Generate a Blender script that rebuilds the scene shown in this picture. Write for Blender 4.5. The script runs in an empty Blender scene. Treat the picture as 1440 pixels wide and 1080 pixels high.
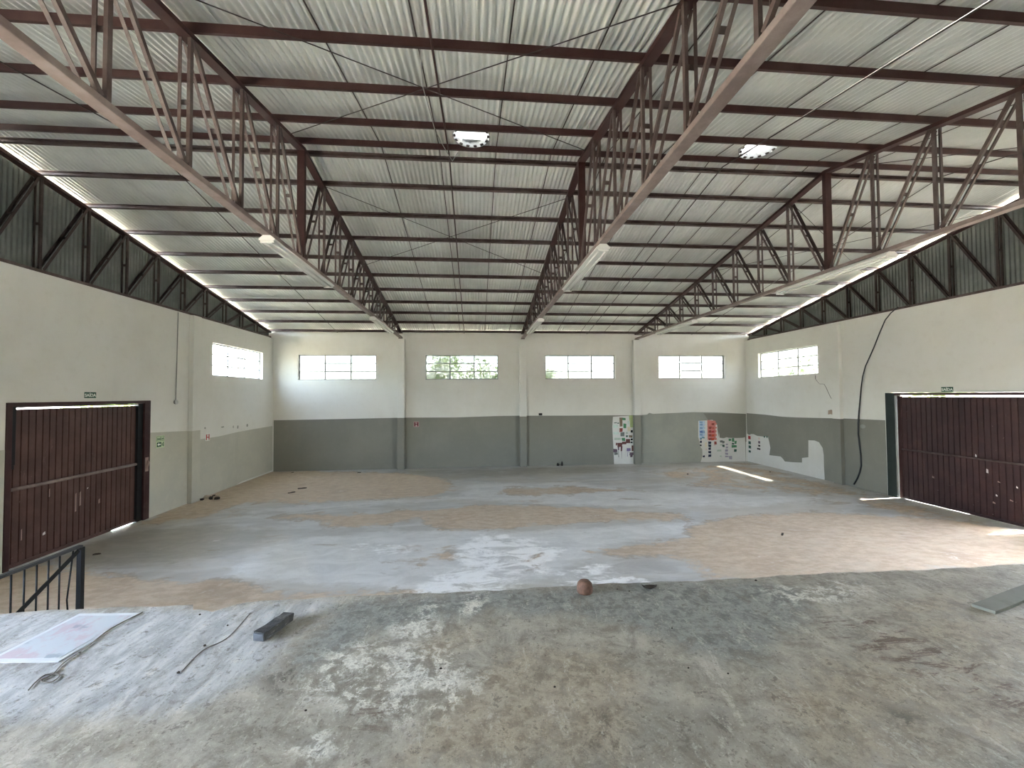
import bpy, bmesh, math, random, mathutils
import numpy as np
SKY, SUN, EXPO, SAT = .35, 3.9, 5.82, .66
RAIL = (2.83, -10.63, -12.6, 1.0)
FLOOR_MASKS={'tan': [(1.0, [(0.26, -6.328), (1.465, -5.772), (1.239, -4.811), (1.543, -4.565), (2.13, -4.487), (3.141, -4.748), (4.342, -4.516), (5.451, -4.41), (6.403, -4.278), (6.969, -3.736), (6.394, -1.765), (4.769, -0.653), (-0.083, 0.386), (-0.681, -2.833)]), (1.0, [(2.998, -6.0), (3.86, -5.748), (5.393, -5.92), (6.19, -5.638), (6.319, -6.37), (5.585, -6.814), (5.021, -6.947), (4.344, -6.678), (3.95, -6.216)]), (1.15, [(6.181, -5.826), (7.056, -5.54), (8.132, -5.459), (9.192, -5.716), (10.411, -5.921), (11.127, -6.444), (12.345, -6.817), (12.182, -7.131), (11.178, -7.178), (10.451, -6.939), (9.436, -7.139), (8.334, -7.31), (7.14, -7.273), (6.499, -6.815)]), (0.8, [(8.016, -3.674), (9.546, -3.469), (10.407, -3.572), (11.981, -4.143), (12.323, -4.367), (10.601, -4.516), (9.351, -4.703), (8.198, -4.234)]), (1.1, [(11.918, -7.932), (12.663, -7.445), (14.121, -7.015), (15.495, -7.054), (17.096, -7.405), (18.64, -8.577), (18.625, -9.196), (17.241, -10.053), (16.446, -10.056), (12.424, -10.142), (11.089, -10.101), (11.067, -9.403), (10.793, -9.064), (9.955, -8.91), (9.6, -8.805), (10.326, -8.603), (11.206, -8.474), (11.772, -8.339)]), (0.5, [(13.451, -1.598), (18.514, -0.033), (18.522, -5.925), (18.64, -8.577), (17.096, -7.405), (17.234, -5.776), (14.346, -4.606), (14.013, -3.595)]), (1.0, [(0.338, -8.423), (2.345, -9.17), (3.007, -9.239), (3.997, -9.533), (5.046, -9.864), (6.057, -9.947), (6.885, -10.158), (6.925, -10.512), (2.611, -10.484), (1.571, -10.678), (-0.279, -9.021)]), (1.0, [(0.223, -9.303), (0.181, -8.257), (1.174, -8.654), (2.769, -10.5), (1.389, -10.515)]), (0.9, [(6.596, -8.716), (6.958, -8.657), (7.216, -8.845), (6.984, -8.974), (6.653, -8.969)]), (0.9, [(6.726, -8.218), (7.03, -8.25), (7.074, -8.536), (6.802, -8.575)]), (0.9, [(8.505, -8.886), (8.823, -8.855), (8.84, -9.169), (8.52, -9.224)])], 'white': [(1.0, [(6.865, -9.986), (7.075, -9.406), (7.347, -9.158), (7.809, -9.347), (8.142, -10.073), (7.779, -10.166), (7.079, -10.137)]), (0.8, [(7.216, -8.845), (7.584, -7.804), (8.011, -7.724), (8.81, -8.138), (9.254, -8.631), (8.606, -9.431), (7.799, -9.611), (7.352, -9.3)]), (1.0, [(8.958, -9.928), (9.265, -9.36), (9.612, -9.396), (9.764, -9.815), (10.047, -10.088), (9.532, -10.172)]), (0.6, [(5.335, -8.069), (6.379, -8.069), (6.945, -8.489), (6.482, -8.767), (5.722, -8.591)])], 'light': [(1, [(3.489, -8.606), (3.86, -7.605), (5.956, -7.19), (7.142, -7.32), (8.02, -7.551), (12.054, -7.377), (11.896, -7.974), (10.043, -8.644), (9.061, -9.478), (7.884, -10.091), (6.456, -9.944), (5.075, -9.69), (3.737, -9.058)]), (0.8, [(7.371, -2.796), (10.595, -2.747), (12.323, -4.367), (17.234, -5.776), (14.316, -6.494), (11.583, -6.184), (7.029, -4.976), (3.417, -5.452), (1.798, -5.517), (2.984, -4.801), (6.998, -4.347)])], 'olive': [(1, [(0.533, -6.597), (2.222, -6.291), (3.563, -6.929), (3.305, -8.27), (2.382, -8.638), (1.197, -8.656), (0.181, -8.257), (0.068, -7.196)]), (0.8, [(4.69, -0.214), (10.072, -0.131), (13.978, -0.307), (13.451, -1.598), (9.827, -1.684), (5.991, -2.413)])]}
STAGE_MASKS={'blue': [(1, [(6.473, -12.734), (7.181, -12.715), (7.752, -12.676), (9.202, -12.683), (9.893, -12.7), (10.166, -12.924), (10.066, -13.248), (9.642, -13.561), (9.183, -13.797), (8.925, -13.638), (8.605, -13.29), (8.239, -13.142), (7.733, -13.032), (7.034, -13.132), (6.797, -13.316), (6.6, -13.604), (6.434, -13.493), (6.458, -13.243), (6.454, -12.981)])], 'pale': [(1, [(3.812, -12.714), (4.035, -12.657), (5.44, -12.748), (6.514, -12.693), (6.39, -13.067), (6.365, -13.519), (6.093, -13.824), (5.734, -13.836), (5.25, -13.834), (4.983, -13.763)])], 'tan': [(0.9, [(7.177, -14.252), (7.328, -13.991), (7.618, -13.577), (7.9, -13.387), (8.44, -13.48), (8.502, -13.791), (8.21, -14.352)]), (0.7, [(9.103, -13.909), (10.155, -13.445), (11.678, -13.309), (11.813, -13.522), (10.131, -14.536), (9.025, -14.43)]), (0.9, [(7.118, -13.348), (7.431, -13.216), (7.671, -13.282), (7.532, -13.5), (7.238, -13.573)]), (0.7, [(10.679, -13.207), (11.58, -13.07), (11.241, -13.367), (10.533, -13.393)])], 'white': [(0.75, [(6.567, -13.796), (6.591, -13.476), (6.705, -13.307), (7.065, -13.303), (7.438, -13.38), (7.657, -13.678), (7.466, -13.958), (7.203, -14.066), (6.87, -13.946)]), (1.2, [(7.019, -13.183), (7.087, -13.101), (7.195, -13.017), (7.221, -12.876), (7.267, -12.859), (7.259, -13.043), (7.33, -13.161), (7.273, -13.267), (7.181, -13.315)]), (1.1, [(7.498, -13.008), (7.566, -12.682), (7.623, -12.7), (7.598, -12.978)]), (0.8, [(9.938, -12.901), (10.675, -12.781), (10.733, -12.983), (10.309, -13.169), (9.885, -13.126)]), (1.1, [(6.764, -14.104), (6.798, -14.027), (6.882, -14.035), (6.924, -14.111), (6.844, -14.149)]), (1.0, [(10.516, -14.048), (10.669, -14.005), (10.614, -14.085), (10.502, -14.102)]), (0.8, [(8.312, -13.26), (8.375, -13.353), (8.315, -13.428)])], 'red': [(1, [(9.988, -13.337), (10.385, -13.378), (10.466, -13.719), (10.574, -14.053), (10.447, -14.247), (10.236, -14.227), (10.15, -14.012), (10.012, -13.78), (9.915, -13.588)]), (1.3, [(7.006, -13.913), (7.048, -13.898), (7.096, -13.941), (7.065, -13.983)]), (1.1, [(9.161, -14.049), (9.223, -14.06), (9.194, -14.087), (9.154, -14.078)])], 'dark': [(1, [(8.687, -14.132), (8.782, -14.109), (8.79, -14.228), (8.74, -14.223)]), (1, [(6.355, -13.58), (6.505, -13.467), (6.664, -13.67), (6.567, -13.796)]), (0.9, [(6.905, -13.95), (7.023, -13.938), (7.068, -14.053), (6.979, -14.085)]), (0.8, [(8.183, -14.027), (8.611, -14.069), (8.634, -14.284), (8.21, -14.352), (7.908, -14.322)]), (1, [(9.638, -14.169), (9.765, -14.227), (9.643, -14.418), (9.494, -14.367)])]}
STAGE_NOTCH=[(5.436, -12.758), (5.52, -12.756), (5.627, -12.808), (5.669, -12.751), (5.741, -12.693)]
STAGE_CRACKS=[[(5.909, -12.847), (5.928, -13.166), (5.854, -13.297), (5.862, -13.501)], [(7.466, -13.958), (7.536, -13.838), (7.616, -13.674), (7.601, -13.575)], [(12.632, -12.655), (12.416, -12.713), (12.438, -12.635)]]
POSTER=[(5.085, -12.774), (5.055, -13.324), (4.954, -13.32), (4.693, -13.295), (4.518, -13.277), (4.545, -13.371), (4.58, -13.185), (4.643, -12.739)]
POSTER_ALL=[(5.091, -12.769), (5.053, -13.334), (4.522, -13.281), (4.588, -13.193), (4.649, -12.735)]
CORD=[(5.082, -12.763), (5.038, -12.984), (5.071, -13.205), (5.076, -13.346), (5.114, -13.458), (5.105, -13.511), (5.173, -13.529), (5.162, -13.469), (5.081, -13.455), (5.083, -13.515), (5.112, -13.585)]
BOARD=[(11.274, -13.299), (11.267, -13.419), (11.692, -13.299), (12.036, -13.067)]
BLOCK=[(6.101, -13.15), (6.219, -13.227), (6.284, -13.02), (6.174, -12.924)]
PEBBLES=[(5.854, -13.512), (5.838, -13.251), (5.842, -13.012), (5.553, -12.841), (5.1, -13.251), (8.812, -12.81), (8.728, -12.764), (9.953, -12.734), (7.368, -13.624), (8.805, -13.76), (8.0, -13.84), (9.005, -13.829), (8.905, -13.355), (6.709, -13.884)]
FLOOR_BITS=[(2.315, -2.903), (2.235, -3.448), (3.339, -0.474), (14.924, -2.185), (17.989, -2.166), (0.825, -8.007), (13.612, -8.332), (0.862, -0.024)]
DEBRIS=[(0.19, -4.114), (0.318, -4.204), (0.296, -4.049), (0.473, -4.222), (0.454, -4.067), (0.214, -3.883), (0.312, -3.734), (0.402, -3.662)]
DADO_L=[(-5.694, 1.977), (-5.034, 1.945), (-4.444, 1.912), (-4.08, 1.9), (-4.075, 1.639), (-3.067, 1.635), (-2.187, 1.675), (-1.171, 1.694), (0.177, 1.704)]
DADO_R=[(0.199, 1.983), (-0.864, 1.973), (-1.803, 1.939), (-2.481, 1.949), (-3.101, 1.97), (-4.371, 2.016), (-5.652, 2.039)]
BARE_R=[(0.227, 1.128), (-0.215, 1.154), (-0.426, 1.103), (-0.796, 1.111), (-1.034, 1.135), (-1.104, 0.925), (-1.155, 0.714), (-1.088, 0.434), (-1.392, 0.451), (-1.684, 0.467), (-1.789, 0.405), (-1.891, 0.317), (-2.265, 0.351), (-2.685, 0.406), (-2.691, 0.566), (-2.969, 0.631), (-2.987, 1.208), (-3.253, 1.225), (-3.423, 1.185), (-3.558, 1.017), (-3.592, 0.792), (-3.592, 0.381), (-3.608, 0.019)]
DADO_B=[(0.038, 1.915), (2.231, 1.929), (4.506, 1.956), (4.855, 1.958), (6.785, 1.944), (8.448, 1.981), (9.262, 1.986), (9.545, 1.98), (11.287, 1.963), (13.091, 1.957), (14.036, 1.947), (14.244, 1.945), (14.512, 1.971), (14.603, 2.042), (14.752, 1.997), (16.472, 2.051), (17.543, 2.026), (18.749, 1.954)]
BARE_B1=[(13.09, 1.9), (13.562, 1.924), (14.051, 1.947), (14.036, -0.001), (13.593, -0.006), (13.108, -0.01), (13.088, 0.645), (13.056, 1.501)]
BARE_B2=[(16.674, 1.689), (17.059, 1.706), (17.286, 1.725), (17.397, 1.605), (17.486, 1.506), (17.494, 1.312), (17.533, 1.008), (17.553, 1.224), (17.578, 0.986), (17.748, 0.962), (17.886, 1.003), (17.954, 0.98), (18.32, 0.963), (18.573, 0.97), (18.684, 0.99), (18.689, -0.008), (18.093, -0.013), (17.637, -0.012), (16.742, 0.006), (16.826, 0.266), (16.82, 0.524), (16.743, 0.633), (16.713, 0.827), (16.661, 1.022)]
SWATCH_B=[(16.741, 1.594, 16.864, 1.667, 'mid_blue'), (16.866, 1.593, 16.966, 1.674, 'light_blue'), (16.739, 1.489, 16.862, 1.566, 'mid_blue'), (16.864, 1.487, 16.964, 1.573, 'light_blue'), (16.737, 1.359, 16.859, 1.434, 'mid_blue'), (16.861, 1.358, 16.961, 1.441, 'light_blue'), (16.734, 1.191, 16.856, 1.29, 'blue'), (16.858, 1.19, 16.958, 1.297, 'mid_blue'), (16.732, 1.083, 16.854, 1.176, 'mid_blue'), (16.856, 1.082, 16.956, 1.183, 'light_blue'), (16.728, 0.918, 16.821, 1.01, 'teal'), (16.824, 0.964, 16.931, 1.03, 'teal'), (16.726, 0.783, 16.805, 0.87, 'navy'), (16.727, 0.65, 16.802, 0.73, 'black'), (16.833, 0.2, 16.915, 0.271, 'navy'), (17.118, 1.51, 17.236, 1.598, 'pale_red'), (17.238, 1.501, 17.361, 1.587, 'brick_red'), (17.363, 1.515, 17.464, 1.594, 'pale_red'), (17.115, 1.354, 17.233, 1.442, 'brick_red'), (17.235, 1.346, 17.358, 1.432, 'red'), (17.36, 1.36, 17.461, 1.439, 'pale_red'), (17.112, 1.196, 17.23, 1.295, 'brick_red'), (17.232, 1.188, 17.355, 1.285, 'crimson'), (17.357, 1.202, 17.457, 1.292, 'pale_red'), (17.109, 1.045, 17.227, 1.14, 'brick_red'), (17.229, 1.037, 17.352, 1.13, 'orange_red'), (17.354, 1.051, 17.454, 1.136, 'pale_red'), (17.105, 0.894, 17.224, 0.983, 'brick_red'), (17.225, 0.886, 17.348, 0.972, 'orange_red'), (17.35, 0.899, 17.451, 0.979, 'pale_red'), (17.108, 1.628, 17.239, 1.684, 'pale_red'), (17.336, 0.718, 17.452, 0.839, 'brick_red'), (17.322, 0.643, 17.4, 0.692, 'blush'), (17.091, 0.737, 17.209, 0.836, 'navy'), (17.089, 0.614, 17.207, 0.713, 'navy'), (17.086, 0.49, 17.204, 0.589, 'navy'), (17.083, 0.356, 17.201, 0.455, 'navy'), (17.081, 0.216, 17.199, 0.315, 'navy'), (16.95, 0.618, 17.026, 0.802, 'cream'), (16.945, 0.489, 17.023, 0.544, 'blush'), (17.587, 0.779, 17.699, 0.878, 'slate'), (17.701, 0.755, 17.794, 0.854, 'slate'), (17.686, 0.604, 17.791, 0.703, 'pine'), (17.595, 0.66, 17.678, 0.726, 'sage'), (17.465, 0.427, 17.646, 0.502, 'sage'), (17.574, 0.207, 17.653, 0.263, 'sage'), (17.83, 0.673, 17.929, 0.744, 'lilac'), (17.828, 0.541, 17.931, 0.614, 'lilac'), (17.807, 0.407, 17.924, 0.496, 'lilac'), (17.804, 0.288, 17.935, 0.366, 'lilac'), (17.797, 0.18, 17.948, 0.243, 'lilac'), (17.972, 0.101, 18.095, 0.233, 'lilac'), (17.965, 0.848, 18.077, 0.937, 'green'), (18.103, 0.813, 18.214, 0.967, 'green'), (18.221, 0.731, 18.311, 0.846, 'green'), (18.098, 0.705, 18.2, 0.761, 'pine'), (18.101, 0.567, 18.307, 0.674, 'green'), (18.191, 0.394, 18.303, 0.51, 'pine'), (13.757, 1.727, 14.05, 1.945, 'lime'), (13.791, 1.465, 13.972, 1.73, 'lime'), (13.355, 1.507, 13.467, 1.866, 'olive_brown'), (13.472, 1.756, 13.614, 1.853, 'green'), (13.518, 1.433, 13.634, 1.614, 'green'), (13.114, 1.629, 13.236, 1.671, 'pine'), (13.261, 1.616, 13.334, 1.67, 'pine'), (13.349, 1.281, 13.477, 1.442, 'brick_red'), (13.386, 1.113, 13.56, 1.27, 'slate'), (13.437, 0.922, 13.582, 1.055, 'green'), (13.612, 1.194, 13.697, 1.279, 'sage'), (13.615, 1.075, 13.695, 1.148, 'pine'), (13.118, 0.972, 13.411, 1.048, 'sage'), (13.25, 0.686, 13.456, 0.856, 'maroon'), (13.459, 0.778, 13.617, 0.9, 'maroon'), (13.608, 0.823, 13.777, 0.993, 'maroon'), (13.201, 0.737, 13.248, 0.857, 'maroon'), (13.272, 0.557, 13.331, 0.689, 'plum'), (13.383, 0.52, 13.453, 0.711, 'maroon'), (13.088, 0.476, 13.245, 0.609, 'plum'), (13.122, 0.369, 13.268, 0.478, 'slate'), (13.627, 0.513, 13.797, 0.635, 'violet'), (13.719, 0.443, 13.747, 0.538, 'violet'), (13.85, 0.509, 14.019, 0.727, 'maroon'), (13.759, 0.354, 14.029, 0.443, 'plum'), (13.771, 0.262, 13.88, 0.371, 'plum'), (13.81, 1.262, 13.907, 1.359, 'black'), (13.927, 1.197, 14.005, 1.262, 'slate'), (13.738, 1.048, 13.879, 1.146, 'olive_brown'), (13.905, 1.07, 14.015, 1.143, 'slate'), (13.81, 0.941, 13.89, 1.013, 'black'), (13.808, 0.822, 13.876, 0.894, 'black'), (13.889, 0.819, 14.024, 0.893, 'sage'), (13.676, 1.3, 13.809, 1.492, 'cream'), (13.419, 0.211, 13.439, 0.687, 'plum'), (13.295, 0.261, 13.308, 0.546, 'slate'), (13.565, 0.208, 13.577, 0.589, 'lilac'), (13.65, 0.302, 13.666, 0.516, 'violet'), (13.101, 1.45, 13.295, 1.572, 'mint'), (13.097, 1.188, 13.316, 1.286, 'mint'), (13.68, 1.587, 13.764, 1.731, 'mint')]
SWATCH_R=[(0.127, 1.119, -0.027, 1.137, 'black'), (0.13, 0.922, -0.026, 1.055, 'crimson'), (0.118, 0.721, -0.032, 0.837, 'pine'), (0.112, 0.549, -0.038, 0.664, 'pine'), (0.118, 0.378, -0.02, 0.468, 'pine'), (-0.478, 0.814, -0.59, 0.91, 'plum'), (-0.473, 0.69, -0.591, 0.761, 'black'), (-0.399, 0.566, -0.598, 0.626, 'black'), (-0.803, 1.077, -0.879, 1.138, 'pine'), (-0.482, 0.961, -0.583, 1.048, 'blush'), (-0.953, 1.083, -1.021, 1.153, 'pine')]
CABLE_R=[(-6.111, 5.061), (-5.918, 4.948), (-5.757, 4.784), (-5.587, 4.458), (-5.432, 4.12), (-5.275, 3.814), (-5.137, 3.56), (-5.04, 3.257), (-4.986, 2.949), (-4.895, 2.222), (-4.863, 1.908), (-4.853, 1.595), (-4.886, 1.225), (-4.912, 0.981), (-4.914, 0.672), (-4.863, 0.477), (-4.789, 0.297), (-4.668, 0.084)]
CRACK_R=[(-3.351, 3.379), (-3.348, 3.262), (-3.43, 3.165), (-3.513, 3.092), (-3.679, 3.088), (-3.757, 2.972), (-3.833, 2.812), (-3.933, 2.631), (-4.035, 2.543)]
SCUFF_L=[(-7.568, 0.766), (-7.418, 0.322), (-8.095, 0.214), (-7.255, 0.835), (-7.97, 1.149)]
rnd = random.Random(7)
D = bpy.data
COL = bpy.context.scene.collection
V3 = mathutils.Vector

# ------------------------------------------------------------------ camera
S = bpy.context.scene
cam = D.cameras.new('camera'); cam.sensor_width = 36.0; cam.sensor_fit = 'HORIZONTAL'
cam.lens = 583.7055 / 1440 * 36.0; cam.clip_start = 0.05; cam.clip_end = 400
cam_o = D.objects.new('camera', cam); COL.objects.link(cam_o)
yaw, pit, rol = math.radians(5.0455), math.radians(1.5239), math.radians(-0.3872)
Fw = V3((math.sin(yaw) * math.cos(pit), math.cos(yaw) * math.cos(pit), math.sin(pit)))
Rt = V3((math.cos(yaw), -math.sin(yaw), 0)); Up = Rt.cross(Fw)
R2 = Rt * math.cos(rol) + Up * math.sin(rol); U2 = -Rt * math.sin(rol) + Up * math.cos(rol)
Mx = mathutils.Matrix((R2, U2, -Fw)).transposed().to_4x4()
Mx.translation = V3((7.576, -16.1235, 2.8))
cam_o.matrix_world = Mx
S.camera = cam_o

# ------------------------------------------------------------------ helpers
def bm_new(): return bmesh.new()
def box(bm, x0, y0, z0, x1, y1, z1, mi=0):
    v = [bm.verts.new(p) for p in ((x0,y0,z0),(x1,y0,z0),(x1,y1,z0),(x0,y1,z0),(x0,y0,z1),(x1,y0,z1),(x1,y1,z1),(x0,y1,z1))]
    for q in ((0,3,2,1),(4,5,6,7),(0,1,5,4),(1,2,6,5),(2,3,7,6),(3,0,4,7)):
        f = bm.faces.new([v[i] for i in q]); f.material_index = mi
def extr(bm, prof, p0, p1, up=(0,0,1), mi=0, caps=True):
    """sweep a closed 2-D profile (side, up) from p0 to p1"""
    p0, p1 = V3(p0), V3(p1); d = (p1 - p0).normalized(); u = V3(up)
    s = d.cross(u).normalized(); u = s.cross(d).normalized()
    a = [bm.verts.new(p0 + s * x + u * y) for x, y in prof]
    b = [bm.verts.new(p1 + s * x + u * y) for x, y in prof]
    n = len(prof)
    for i in range(n):
        f = bm.faces.new((a[i], a[(i+1) % n], b[(i+1) % n], b[i])); f.material_index = mi
    if caps:
        f = bm.faces.new(a[::-1]); f.material_index = mi
        f = bm.faces.new(b); f.material_index = mi
def tube(bm, pts, r, seg=8, mi=0, smooth=True):
    pts = [V3(p) for p in pts]; rings = []
    for i, p in enumerate(pts):
        d = (pts[min(i+1, len(pts)-1)] - pts[max(i-1, 0)]).normalized()
        ref = V3((0,0,1)) if abs(d.z) < .9 else V3((0,1,0))
        s = d.cross(ref).normalized(); u = s.cross(d)
        rr = r[i] if isinstance(r, (list, tuple)) else r
        rings.append([bm.verts.new(p + (s*math.cos(t) + u*math.sin(t)) * rr) for t in [2*math.pi*k/seg for k in range(seg)]])
    for a, b in zip(rings, rings[1:]):
        for k in range(seg):
            f = bm.faces.new((a[k], a[(k+1) % seg], b[(k+1) % seg], b[k])); f.material_index = mi; f.smooth = smooth
    bm.faces.new(rings[0][::-1]).material_index = mi; bm.faces.new(rings[-1]).material_index = mi
def curve(p, n=5):
    p = [np.array(q) for q in p]; o = []
    for i in range(len(p)-1):
        a, b, c, d = p[max(i-1, 0)], p[i], p[i+1], p[min(i+2, len(p)-1)]
        for k in range(n):
            u = k/n; o.append(tuple(.5*((2*b) + (c-a)*u + (2*a-5*b+4*c-d)*u*u + (3*b-a-3*c+d)*u**3)))
    return o + [tuple(p[-1])]
def rect(w, h): return [(-w/2,-h/2),(w/2,-h/2),(w/2,h/2),(-w/2,h/2)]
def poly(bm, pts, mi=0):
    """flat concave polygon, given as 3-D points"""
    vs = [bm.verts.new(p) for p in pts]
    for t in mathutils.geometry.tessellate_polygon([[V3(p) for p in pts]]):
        try:
            f = bm.faces.new([vs[i] for i in t]); f.material_index = mi
        except ValueError: pass
def lathe(bm, prof, c=(0,0,0), seg=24, mi=0, smooth=True):
    c = V3(c); rings = []
    for r, z in prof:
        if r < 1e-5: rings.append([bm.verts.new(c + V3((0,0,z)))])
        else: rings.append([bm.verts.new(c + V3((r*math.cos(2*math.pi*k/seg), r*math.sin(2*math.pi*k/seg), z))) for k in range(seg)])
    for a, b in zip(rings, rings[1:]):
        for k in range(seg):
            k2 = (k+1) % seg
            q = [a[k % len(a)], a[k2 % len(a)], b[k2 % len(b)], b[k % len(b)]]
            q2 = []
            for v in q:
                if v not in q2: q2.append(v)
            if len(q2) > 2:
                f = bm.faces.new(q2); f.material_index = mi; f.smooth = smooth
def obj(name, bm, mats, parent=None, fix=True, bevel=0):
    me = D.meshes.new(name)
    if fix: bmesh.ops.recalc_face_normals(bm, faces=bm.faces)
    bm.to_mesh(me); bm.free()
    for m in (mats if isinstance(mats, (list, tuple)) else [mats]): me.materials.append(m)
    o = D.objects.new(name, me); COL.objects.link(o)
    if parent is not None:
        o.parent = parent; o.matrix_parent_inverse = parent.matrix_basis.inverted()
    if bevel:
        b = o.modifiers.new('bevel', 'BEVEL'); b.width = bevel; b.segments = 2; b.limit_method = 'ANGLE'
    return o
def tag(o, label, cat, group=None, kind=None):
    o['label'] = label; o['category'] = cat
    if group: o['group'] = group
    if kind: o['kind'] = kind
    return o
def thing(name, label, cat, loc=(0,0,0), group=None, kind=None):
    o = D.objects.new(name, None); COL.objects.link(o); o.location = loc; o.empty_display_size = .2
    return tag(o, label, cat, group, kind)
def struct(name, bm, mats, label, cat, **k):
    o = obj(name, bm, mats, **k); return tag(o, label, cat, kind='structure')

# ------------------------------------------------------------------ materials
def srgb(r, g, b):
    f = lambda c: c/12.92 if c <= .04045 else ((c+.055)/1.055)**2.4
    return (f(r/255), f(g/255), f(b/255), 1)
class NT:
    def __init__(s, name):
        s.m = D.materials.new(name); s.m.use_nodes = True; s.t = s.m.node_tree; s.n = s.t.nodes
        s.b = s.n['Principled BSDF']; s.out = s.n['Material Output']
        s.co = s.n.new('ShaderNodeTexCoord').outputs['Object']
    def L(s, a, b): s.t.links.new(a, b)
    def mapping(s, scale=(1,1,1), rot=(0,0,0), loc=(0,0,0)):
        n = s.n.new('ShaderNodeMapping'); n.inputs['Scale'].default_value = scale; n.inputs['Rotation'].default_value = rot; n.inputs['Location'].default_value = loc
        s.L(s.co, n.inputs['Vector']); return n.outputs['Vector']
    def noise(s, sc, det=4, rough=.55, vec=None, dist=0):
        n = s.n.new('ShaderNodeTexNoise'); n.inputs['Scale'].default_value = sc; n.inputs['Detail'].default_value = det
        n.inputs['Roughness'].default_value = rough; n.inputs['Distortion'].default_value = dist
        s.L(vec if vec is not None else s.co, n.inputs['Vector']); return n.outputs['Fac']
    def voro(s, sc, vec=None, feat='F1'):
        n = s.n.new('ShaderNodeTexVoronoi'); n.feature = feat; n.inputs['Scale'].default_value = sc
        s.L(vec if vec is not None else s.co, n.inputs['Vector']); return n.outputs['Distance']
    def ss(s, v, a, b):
        n = s.n.new('ShaderNodeMapRange'); n.interpolation_type = 'SMOOTHSTEP'
        n.inputs['From Min'].default_value = a; n.inputs['From Max'].default_value = b
        if a > b:
            n.inputs['From Min'].default_value = b; n.inputs['From Max'].default_value = a
            n.inputs['To Min'].default_value = 1; n.inputs['To Max'].default_value = 0
        s.L(v, n.inputs['Value']); return n.outputs['Result']
    def math(s, op, a, b=None):
        n = s.n.new('ShaderNodeMath'); n.operation = op
        for i, v in enumerate((a, b)):
            if v is None: continue
            if isinstance(v, (int, float)): n.inputs[i].default_value = v
            else: s.L(v, n.inputs[i])
        return n.outputs[0]
    def mix(s, f, a, b, blend='MIX'):
        n = s.n.new('ShaderNodeMix'); n.data_type = 'RGBA'; n.blend_type = blend
        for k, v in ((0, f), (6, a), (7, b)):
            if isinstance(v, (int, float)): n.inputs[k].default_value = v
            elif isinstance(v, tuple): n.inputs[k].default_value = v
            else: s.L(v, n.inputs[k])
        return n.outputs[2]
    def attr(s, name):
        n = s.n.new('ShaderNodeAttribute'); n.attribute_name = name; return n.outputs['Fac']
    def base(s, c, rough=.7, metal=0, spec=.3):
        if isinstance(c, tuple): s.b.inputs['Base Color'].default_value = c
        else: s.L(c, s.b.inputs['Base Color'])
        if isinstance(rough, (int, float)): s.b.inputs['Roughness'].default_value = rough
        else: s.L(rough, s.b.inputs['Roughness'])
        s.b.inputs['Metallic'].default_value = metal; s.b.inputs['Specular IOR Level'].default_value = spec; return s
    def bump(s, h, strength=.3, dist=.02):
        n = s.n.new('ShaderNodeBump'); n.inputs['Strength'].default_value = strength; n.inputs['Distance'].default_value = dist
        s.L(h, n.inputs['Height']); s.L(n.outputs['Normal'], s.b.inputs['Normal']); return s
def plain(name, c, rough=.6, metal=0, var=.12, sc=6, spec=.3):
    t = NT(name); n = t.noise(sc, 5)
    lo = tuple(v * (1 - var) for v in c[:3]) + (1,); hi = tuple(min(1, v * (1 + var)) for v in c[:3]) + (1,)
    t.base(t.mix(t.ss(n, .3, .7), lo, hi), rough, metal, spec); return t.m
def metal_paint(name, c, dust, amt=.35, rough=.55):
    t = NT(name); n = t.noise(3.5, 6, .65); n2 = t.noise(40, 3)
    c1 = t.mix(t.ss(n, .45 - amt*.2, .85), c, dust)
    c2 = t.mix(t.math('MULTIPLY', t.ss(n2, .55, .8), .3), c1, dust)
    t.base(c2, rough, 0, .35); return t.m

def wall_mat(name, c, stain, amt):
    t = NT(name)
    n = t.noise(.55, 6, .6); n2 = t.noise(5, 6, .65); n3 = t.noise(1.2, 5, .6, t.mapping((1.3, 1.3, .35)))
    col = t.mix(t.math('MULTIPLY', t.ss(n, .4, .75), amt), c, stain)
    col = t.mix(t.math('MULTIPLY', t.ss(n2, .5, .8), amt*.7), col, stain)
    col = t.mix(t.math('MULTIPLY', t.ss(n3, .55, .75), amt*.5), col, tuple(v*.86 for v in c[:3]) + (1,))
    t.base(col, .85, 0, .15); t.bump(t.noise(26, 5), .12, .01); return t.m
M = {}
M['white'] = wall_mat('white_wall_paint', (.74,.735,.69,1), (.62,.60,.53,1), .55)
M['dado'] = wall_mat('grey_dado_paint', (.232,.227,.195,1), (.285,.278,.24,1), .6)
M['dado_worn'] = wall_mat('worn_grey_dado_paint', (.30,.31,.275,1), (.40,.39,.33,1), .7)
M['dado_left'] = wall_mat('dusty_lit_dado_paint', (.47,.462,.40,1), (.58,.555,.47,1), .8)  # dusty dado, paler also for the light shaft along this wall
M['bare'] = wall_mat('bare_white_undercoat', (.70,.69,.66,1), (.58,.56,.5,1), .6)
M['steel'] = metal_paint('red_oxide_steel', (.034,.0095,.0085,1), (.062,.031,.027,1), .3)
M['steel_dusty_lit'] = metal_paint('dusty_lit_red_oxide_steel', (.062,.037,.033,1), (.15,.122,.112,1), .6)
M['steel_dark'] = metal_paint('dark_steel', (.035,.022,.02,1), (.09,.065,.055,1), .3)
M['chord'] = metal_paint('dusty_lit_steel', (.175,.13,.118,1), (.32,.265,.245,1), .8)  # dusty steel, paled too for the light it catches from below
M['rod'] = plain('blackened_rod', (.04,.03,.028,1), .6)
M['black'] = plain('black_paint', (.007,.007,.0075,1), .45)
M['cable'] = plain('black_rubber', (.03,.033,.037,1), .5)
M['pvc'] = plain('grey_conduit', (.32,.33,.31,1), .5)
M['lamp_white'] = plain('white_enamel', (.72,.72,.69,1), .35, var=.04, sc=2)
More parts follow.
